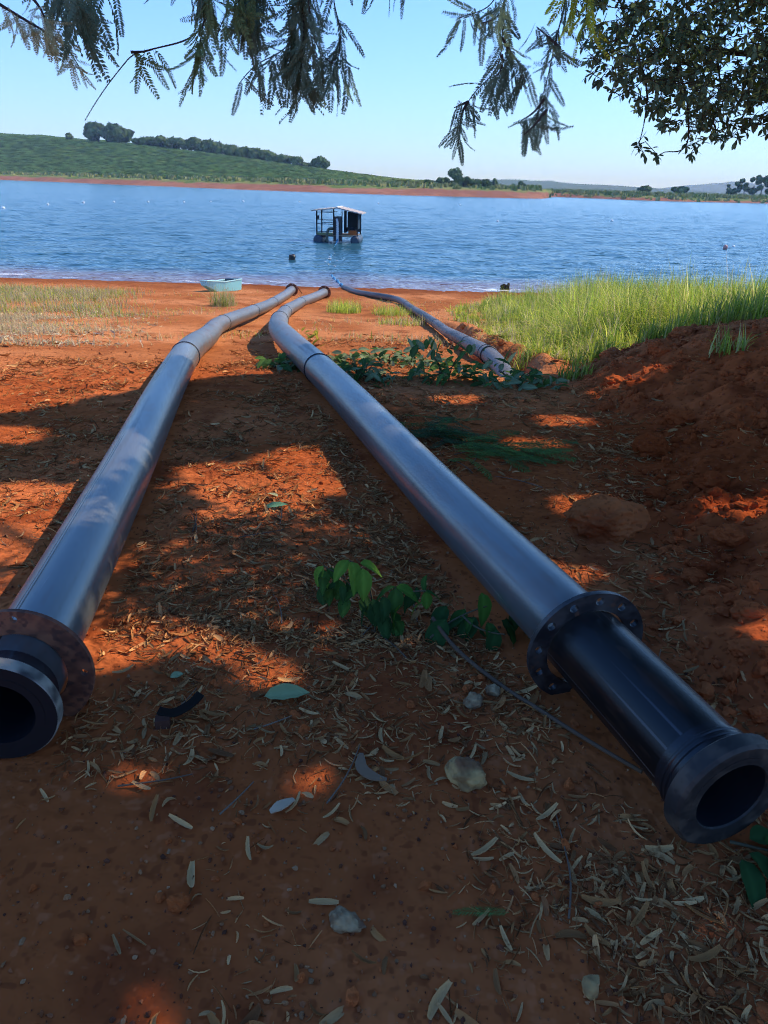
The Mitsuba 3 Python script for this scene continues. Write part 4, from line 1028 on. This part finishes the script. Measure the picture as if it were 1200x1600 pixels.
tuft(1.75, 6.9, .16, 90, .22, 'small grass tuft at the foot of the spoil heap', GC * .7)
tuft(3.3, 8.25, .35, 330, .42, 'dense grass tuft on top of the spoil heap, middle of the crest', GC * .85)
tuft(4.0, 8.3, .4, 380, .45, 'dense grass tuft on top of the spoil heap at the frame edge', GC * .85)
tuft(3.6, 7.9, .25, 160, .34, 'sparse grass tuft hanging down the front of the spoil crest', GC * .7)
tuft(2.85, 6.3, .16, 70, .26, 'small green weed tuft high on the shaded spoil heap', GC * .8)
tuft(1.5, 7.9, .22, 170, .26, 'grass tuft beside the hole where the thin pipe ends')

# ------------------------------------------------------------------ overhead trees
def limb(mb, pts, r0, r1, col=(.085, .065, .05), seg=9):
    p = spline(pts, .12, .1); v, f, _ = tube(p, np.linspace(r0, r1, len(p)), seg); mb.add(v, f, np.asarray(col) * (1 + .3 * (fbm(v * 6, 2, 4) - .5))[:, None])


F, Bt = 'feathery_tree', 'broadleaf_tree'
mb = MB(); limb(mb, [(2.6, -3.0, -.2), (2.5, -2.9, 1.4), (2.2, -2.6, 3.0), (2.0, -2.2, 4.6)], .24, .16, seg=14); scene[F + '__trunk'] = mbshape(mb, 'matte', True)
for k, pts in enumerate([[(2.15, -2.55, 3.1), (1.6, -.5, 3.7), (.9, 1.9, 3.55), (.2, 3.2, 3.25), (-.6, 3.6, 3.1), (-1.5, 3.4, 3.0)], [(2.0, -2.2, 4.5), (.4, -.8, 5.4), (-1.5, .8, 5.8)], [(2.0, -2.2, 4.5), (2.6, 0, 5.6), (3.4, 2.2, 6.2)], [(2.1, -2.4, 3.8), (3.6, -1.6, 4.8), (5.0, -.6, 5.4)]]):
    mb = MB(); limb(mb, pts, .09, .02); put(F + '__limb', mbshape(mb, 'matte', True))
mb = MB(); limb(mb, [(5.3, 3.2, -.1), (5.25, 3.25, 1.6), (5.1, 3.4, 3.2), (4.9, 3.6, 5.0)], .22, .14, seg=14); scene[Bt + '__trunk'] = mbshape(mb, 'matte', True)
for k, pts in enumerate([[(5.12, 3.4, 3.0), (3.9, 3.7, 2.9), (2.6, 3.85, 2.45), (1.82, 3.9, 2.09), (1.53, 3.9, 2.085), (1.2, 3.9, 2.13)], [(5.0, 3.5, 4.4), (4.0, 4.6, 5.2), (2.8, 5.8, 5.6)], [(4.9, 3.6, 5.0), (5.6, 4.8, 6.2), (6.2, 6.2, 6.8)], [(5.0, 3.5, 4.2), (3.6, 2.2, 5.0), (2.4, 1.2, 5.4)], [(5.0, 3.5, 4.2), (6.4, 2.6, 5.2), (7.6, 2.0, 5.8)], [(3.2, 3.8, 2.75), (2.6, 4.2, 3.0), (1.6, 4.3, 2.8)]]):
    mb = MB(); limb(mb, pts, .08 if k else .06, .02 if k else .008); put(Bt + '__limb', mbshape(mb, 'matte', True))

# crowns above: leaves where the shade on the ground says there are leaves


def inside(px, py, poly):
    poly = np.asarray(poly); r = np.zeros(np.shape(px), bool)
    for (x0, y0), (x1, y1) in zip(poly, np.roll(poly, -1, 0)):
        c = (y0 > py) != (y1 > py)
        r ^= c & (px < (x1 - x0) * (py - y0) / (y1 - y0 + 1e-12) + x0)
    return r


# crowns above: outline and gaps of the canopy follow the shade and the sun flecks on the ground
SHADE = [(-1.9, -.3), (-4.2, 2.6), (-4.4, 4.3), (-2.75, 4.8), (-2.1, 5.5), (-1.6, 6.3), (-1.0, 6.6), (-.4, 6.7), (.2, 6.7), (1.15, 6.5), (1.7, 7.3), (2.6, 8.1), (4.5, 8.5), (7.2, 8.2), (7.2, 2.6), (3.4, .0), (1.6, -.3)]
FLECK = [(-.75, 2.53, .30), (-.84, 2.36, .22), (-.18, 3.16, .12), (-.48, 4.24, .16), (-.64, 3.2, .20), (-.66, 1.55, .04), (-1.78, 3.43, .22), (-.93, 2.83, .13), (1.75, 7.36, .2), (-.68, 3.62, .18), (-1.75, 3.05, .20), (-1.55, 2.6, .16),
         (-.42, .93, .05), (.74, 2.82, .10), (.0, 1.12, .01), (.03, 3.57, .08), (1.93, 6.1, .14), (-2.9, 5.5, .2), (1.3, 5.2, .14), (.95, 4.6, .10), (-.33, 2.27, .10), (1.3, 2.15, .06), (-.3, 2.95, .10), (.6, 5.8, .12), (-2.4, 4.5, .15), (-.5, 2.75, .10), (-.45, 3.75, .14), (-.95, 3.9, .14), (-1.05, 2.05, .06), (-.55, 2.2, .05), (-.2, 2.75, .06), (1.05, 3.55, .1), (.26, 1.2, .015), (1.65, 3.3, .10), (-.55, 2.78, .16), (-.78, 2.75, .22), (-.48, 2.45, .14), (-.55, 3.35, .17), (-.42, 3.8, .16), (-.35, 2.02, .05), (-.2, 1.55, .03)]
g = np.random.default_rng(61)
N = 126000
tx, ty = g.uniform(-4.6, 7.4, N), g.uniform(-.6, 8.6, N)
wob = .35 * (fbm(P3(tx * 1.1, ty * 1.1), 3, 14) - .5)
k = inside(tx, ty + wob, SHADE) & (g.random(N) < np.clip(.4 + 2.2 * (fbm(P3(tx * 1.5, ty * 1.5), 3, 15) - .25), .5, 1))
for fx_, fy_, r in FLECK: k &= (((tx - fx_) / 1.25) ** 2 + (ty - fy_) ** 2 > (1.15 * r + (.035 + .06 * g.random(N)) * np.clip(fy_ - .8, .4, 1)) ** 2)
tx, ty = tx[k], ty[k]
H = 3.6 + 3.2 * g.random(len(tx)) ** 1.1 + .9 * (fbm(P3(tx * .5, ty * .5), 2, 16) - .5)
px, py, pz = tx + H * SUN[0] / SUN[2], ty + H * SUN[1] / SUN[2], H
k = (pz > 1.5 + .215 * np.maximum(py, 0) + .3) & ~((py > 0) & (np.abs(px) < 1.2) & (pz < 2.6))
px, py, pz = px[k], py[k], pz[k]
n = len(px)
broad = (px - 4.6) + .9 * (py - 2.0) + .8 * (fbm(P3(px, py), 2, 17) - .5) > -1.6
for key, sel, L, W, base_c in ((F, ~broad, .21, .085, (.08, .14, .05)), (Bt, broad, .19, .095, (.075, .13, .045))):
    q = np.stack([px, py, pz], 1)[sel]; m = len(q)
    d = g.normal(size=(m, 3)) * [1, 1, .45]; d /= np.linalg.norm(d, axis=1, keepdims=True)
    nn = g.normal(size=(m, 3)) * .6 + [.3, .15, 1]; w = np.cross(d, nn); w /= np.linalg.norm(w, axis=1, keepdims=True)
    l = L * g.uniform(.7, 1.3, (m, 1)); ww = W * g.uniform(.8, 1.2, (m, 1))
    v = np.stack([q - d * l / 2, q + w * ww / 2 - d * l * .05, q + d * l / 2, q - w * ww / 2 - d * l * .05], 1).reshape(-1, 3)
    mb = MB(); mb.add(v, np.arange(4 * m).reshape(-1, 4), np.repeat(np.array(base_c) * g.uniform(.7, 1.3, (m, 1)), 4, 0))
    scene[key + '__crown'] = mbshape(mb, 'leafy')
    labels[key + '__crown'] = {'kind': 'stuff'}

# boughs hanging into view: (kind, y, lines of (x, z), fronds, frond templates, size, spread)
BOUGHS = [
    (FT, 3.2, [[(-1.51, 2.088), (-1.393, 2.026), (-1.328, 1.994), (-1.274, 1.961), (-1.213, 1.885)], [(-1.325, 2.083), (-1.287, 2.025), (-1.283, 1.975)]], [46, 14], .74, 50),
    (FD, 3.4, [[(-1.375, 2.242), (-1.299, 2.183), (-1.242, 2.154), (-1.169, 2.146), (-1.101, 2.199)], [(-1.284, 2.204), (-1.254, 2.102), (-1.235, 2.061)], [(-1.213, 2.186), (-1.19, 2.083), (-1.162, 2.041)]], [18, 7, 9], 1.0, 28),
    (FD, 3.5, [[(-.983, 2.212), (-.897, 2.183), (-.718, 2.208)]], [7], .55, 30),
    (FM, 3.5, [[(-.701, 2.281), (-.734, 2.155), (-.752, 2.079), (-.834, 2.011), (-.993, 1.979), (-1.078, 1.963), (-1.144, 1.914), (-1.248, 1.819), (-1.337, 1.72)]], [0], 1, 30),
    (FM, 3.5, [[(-.638, 2.283), (-.72, 2.177), (-.765, 2.068), (-.79, 1.979), (-.812, 1.888)], [(-.563, 2.285), (-.607, 2.158), (-.674, 2.092), (-.718, 2.003)], [(-.815, 2.258), (-.783, 2.175), (-.748, 2.133)], [(-1.08, 1.965), (-1.03, 1.97), (-.995, 1.98)]], [26, 20, 12, 6], .85, 40),
    (FD, 3.7, [[(-.542, 2.331), (-.587, 2.197), (-.605, 2.106)], [(-.648, 2.328), (-.641, 2.196), (-.631, 2.128)], [(-.384, 2.335), (-.413, 2.156), (-.498, 2.027), (-.611, 1.965), (-.684, 1.891)]], [26, 20, 22], .85, 38),
    (FD, 3.6, [[(-.373, 2.312), (-.362, 2.184), (-.35, 2.073), (-.311, 1.983), (-.258, 1.949)], [(-.399, 2.29), (-.39, 2.094), (-.4, 1.957), (-.407, 1.887)], [(-.284, 2.293), (-.266, 2.164), (-.244, 2.098), (-.252, 2.019), (-.204, 1.974)], [(-.439, 2.268), (-.457, 2.048), (-.447, 1.933)]], [20, 32, 14, 20], .85, 34),
    (FD, 3.6, [[(-.219, 2.274), (-.089, 2.234), (.04, 2.248)]], [7], .5, 40),
    (FD, 3.5, [[(.422, 2.309), (.426, 2.184), (.429, 2.098), (.432, 2.01), (.404, 1.942), (.331, 1.872), (.307, 1.836)], [(.413, 2.267), (.359, 2.172), (.284, 2.148), (.247, 2.137)], [(.42, 2.247), (.4, 2.13), (.338, 2.107)]], [14, 13, 7], .72, 45),
    (FD, 3.5, [[(.307, 1.836), (.283, 1.801), (.275, 1.729), (.274, 1.669)], [(.307, 1.836), (.248, 1.812)]], [13, 5], .58, 40),
    (FD, 3.5, [[(.426, 2.076), (.461, 2.033), (.513, 1.979), (.549, 1.935)], [(.432, 2.01), (.441, 1.966), (.418, 1.931)]], [13, 7], .80, 38),
    (FD, 3.4, [[(.663, 2.292), (.654, 2.17), (.633, 2.044), (.616, 1.913), (.601, 1.84), (.595, 1.80), (.588, 1.765)], [(.601, 1.84), (.576, 1.80), (.517, 1.76)], [(.626, 2.001), (.571, 2.043), (.53, 2.073)], [(.593, 1.79), (.56, 1.745), (.512, 1.70)]], [24, 6, 9, 6], .62, 48),
    (FL, 3.3, [[(.643, 2.269), (.668, 2.171), (.688, 2.112)], [(.702, 2.27), (.702, 2.152), (.703, 2.092)]], [5, 6], .85, 20),
]
LIMB_PTS = spline([(2.15, -2.55, 3.1), (1.6, -.5, 3.7), (.9, 1.9, 3.55), (.2, 3.2, 3.25), (-.6, 3.6, 3.1), (-1.5, 3.4, 3.0)], .05, .1)
g = np.random.default_rng(71)
for kinds, y, lines, ns, size, spread in BOUGHS:
    bk = newkey(F + '__bough'); mb = MB()
    for q, (ln, nf) in enumerate(zip(lines, ns)):
        p3 = [(x, y + .10 * math.sin(3 * x + q), z) for k, (x, z) in enumerate(ln)]
        if ln[0][1] > 2.2:
            j = int(np.argmin(np.abs(LIMB_PTS[:, 0] - ln[0][0]) + np.abs(LIMB_PTS[:, 1] - y)))
            t = LIMB_PTS[j]; p3 = [tuple(t), tuple((t + np.array(p3[0])) / 2 + [.03, .02, .05])] + p3
        p = spline(p3, .02, .02); v, f, _ = tube(p, np.linspace(.006, .0018, len(p)), 6); mb.add(v, f, (.05, .04, .035))
        full = spline(p3[-len(ln):] if len(ln) > 1 else p3, .01)
        for k in range(int(nf * 1.25)):
            a = full[min(int(len(full) * (.02 + .98 * g.random() ** .8)), len(full) - 1)]
            az = g.uniform(0, 360)
            put(bk + '__frond', kinds[g.integers(len(kinds))], T().translate([float(c) for c in a + .008 * g.normal(size=3)]).rotate([0, 0, 1], az).rotate([1, 0, 0], float(-88 + abs(g.normal()) * spread)).rotate([0, 1, 0], float(g.normal() * 25)).rotate([0, 1, 0], float(g.uniform(0, 180))).scale(float(size * g.uniform(.65, 1.05))))
    scene[bk] = mbshape(mb, 'matte', True)
tag(F, 'feathery leaved tree whose drooping boughs hang in from above on the left', 'tree')

# leaves of the broadleaf tree in view: outline (x, z) at y about 3.7
OUT = [(.734, 2.45), (.775, 2.141), (.802, 2.001), (.855, 1.979), (.905, 1.92), (.952, 1.884), (1.024, 1.874), (1.076, 1.813), (1.151, 1.79), (1.185, 1.753), (1.303, 1.731), (1.392, 1.716), (1.522, 1.711), (1.589, 1.789), (1.666, 1.766), (1.95, 1.70), (2.1, 1.75), (2.1, 2.6)]
BLF = [leaf_ply(.058, .024, .2, d, c, 1.1, tip=1.35) for d in (.1, .4) for c in ((.13, .20, .10), (.16, .24, .12), (.10, .16, .09))] + [leaf_ply(.06, .024, .2, .2, (.11, .17, .03), 1.1)]
v0, f0 = leaf_mesh(.058, .024, .2, .2, 1.35, rows=6)
g = np.random.default_rng(81); mb = MB(); parts = 0; tw = MB()
cand = np.stack([g.uniform(.7, 2.1, 2800), g.uniform(1.68, 2.5, 2800)], 1)
# distance to the lower left outline
edge_pts = np.array([np.array(OUT[i]) + (np.array(OUT[i + 1]) - np.array(OUT[i])) * t for i in range(0, 15) for t in np.linspace(0, 1, 8)])
cand = cand[inside(cand[:, 0], cand[:, 1], OUT)]
de = np.array([np.min(np.hypot(*(edge_pts - c).T)) for c in cand])
hole = fbm(P3(cand[:, 0] * 7, cand[:, 1] * 7), 3, 19)
ok = (g.random(len(cand)) < np.clip(.35 + de * 3.2, 0, 1)) & ((hole > .36) | (g.random(len(cand)) < .35))
sprigs = [(1.084, 1.70), (1.10, 1.685), (1.166, 1.67), (1.176, 1.655), (1.301, 1.71), (1.312, 1.70), (1.332, 1.675), (1.561, 1.763), (1.643, 1.75), (.83, 1.96), (.87, 1.93)]
for (x, z) in [tuple(c) for c in cand[ok]] + sprigs:
    y = 3.7 + g.uniform(-.45, .6) * (0 if (x, z) in sprigs else 1); sc = y / 3.7
    c0 = np.array([x * sc, y, 1.5 + (z - 1.5) * sc]); ax = unit(g.normal(size=3) * [1, 1, .5] + [-.4, -.2, -.5])
    bar(tw, c0 - ax * .07, c0 + ax * .02, .0016, (.05, .04, .03), 4)
    az0 = g.random() * 360
    for k in range(int(g.integers(6, 11))):
        az = az0 + k * 137; el = g.uniform(-65, 35); s = float(g.uniform(.45, .80)); pos = c0 + ax * g.uniform(-.045, .025)
        if parts < 280 and (z < 1.95 or x < .9) and g.random() < .5 or (x, z) in sprigs:
            put(Bt + '__leaf', BLF[int(g.choice([0, 1, 2, 3, 4, 5]))], place(pos, math.radians(az), math.radians(el), float(g.normal() * .5), s)); parts += 1
        else:
            m = np.array(place((0, 0, 0), math.radians(az), math.radians(el), float(g.normal() * .5), s).matrix, float)[:3, :3].reshape(3, 3)
            mb.add(v0 @ m.T + pos, f0, np.array((.14, .21, .11)) * g.uniform(.6, 1.5) if g.random() > .03 else (.12, .18, .03))
for pts in ([(1.20, 2.0), (1.28, 1.85), (1.308, 1.706), (1.272, 1.671), (1.214, 1.675), (1.176, 1.648)], [(1.2, 2.13), (1.05, 2.0), (.98, 1.9)], [(1.34, 2.12), (1.4, 1.95), (1.45, 1.80)], [(1.53, 2.09), (1.62, 1.9), (1.65, 1.78)], [(1.0, 2.2), (.9, 2.05), (.83, 1.97)], [(1.05, 2.0), (1.1, 1.85), (1.09, 1.7)]):
    p = spline([(x, 3.7, z) for x, z in pts], .02, .02); v, f, _ = tube(p, np.linspace(.006, .0016, len(p)), 6); tw.add(v, f, (.05, .04, .032))
scene[Bt + '__twigs'] = mbshape(tw, 'matte', True)
scene[Bt + '__foliage'] = mbshape(mb, 'leafy', True); labels[Bt + '__foliage'] = {'kind': 'stuff'}
tag(Bt, 'dark broadleaf tree whose dense crown fills the upper right corner', 'tree')

# ------------------------------------------------------------------ haze
if HAZE:
    scene['air'] = {'type': 'homogeneous', 'albedo': {'type': 'rgb', 'value': [.95, .95, .95]}, 'sigma_t': {'type': 'rgb', 'value': [HAZE * .7, HAZE, HAZE * 1.6]}}
    scene['haze'] = {'type': 'cube', 'to_world': T().translate([0, 3900, 58]).scale([9000, 5000, 72]), 'bsdf': {'type': 'null'}, 'interior': {'type': 'ref', 'id': 'air'}}
    scene['camera']['medium'] = {'type': 'ref', 'id': 'air'}
    tag('haze', 'thin blue haze in the air over the lake and hills', 'haze', kind='stuff')
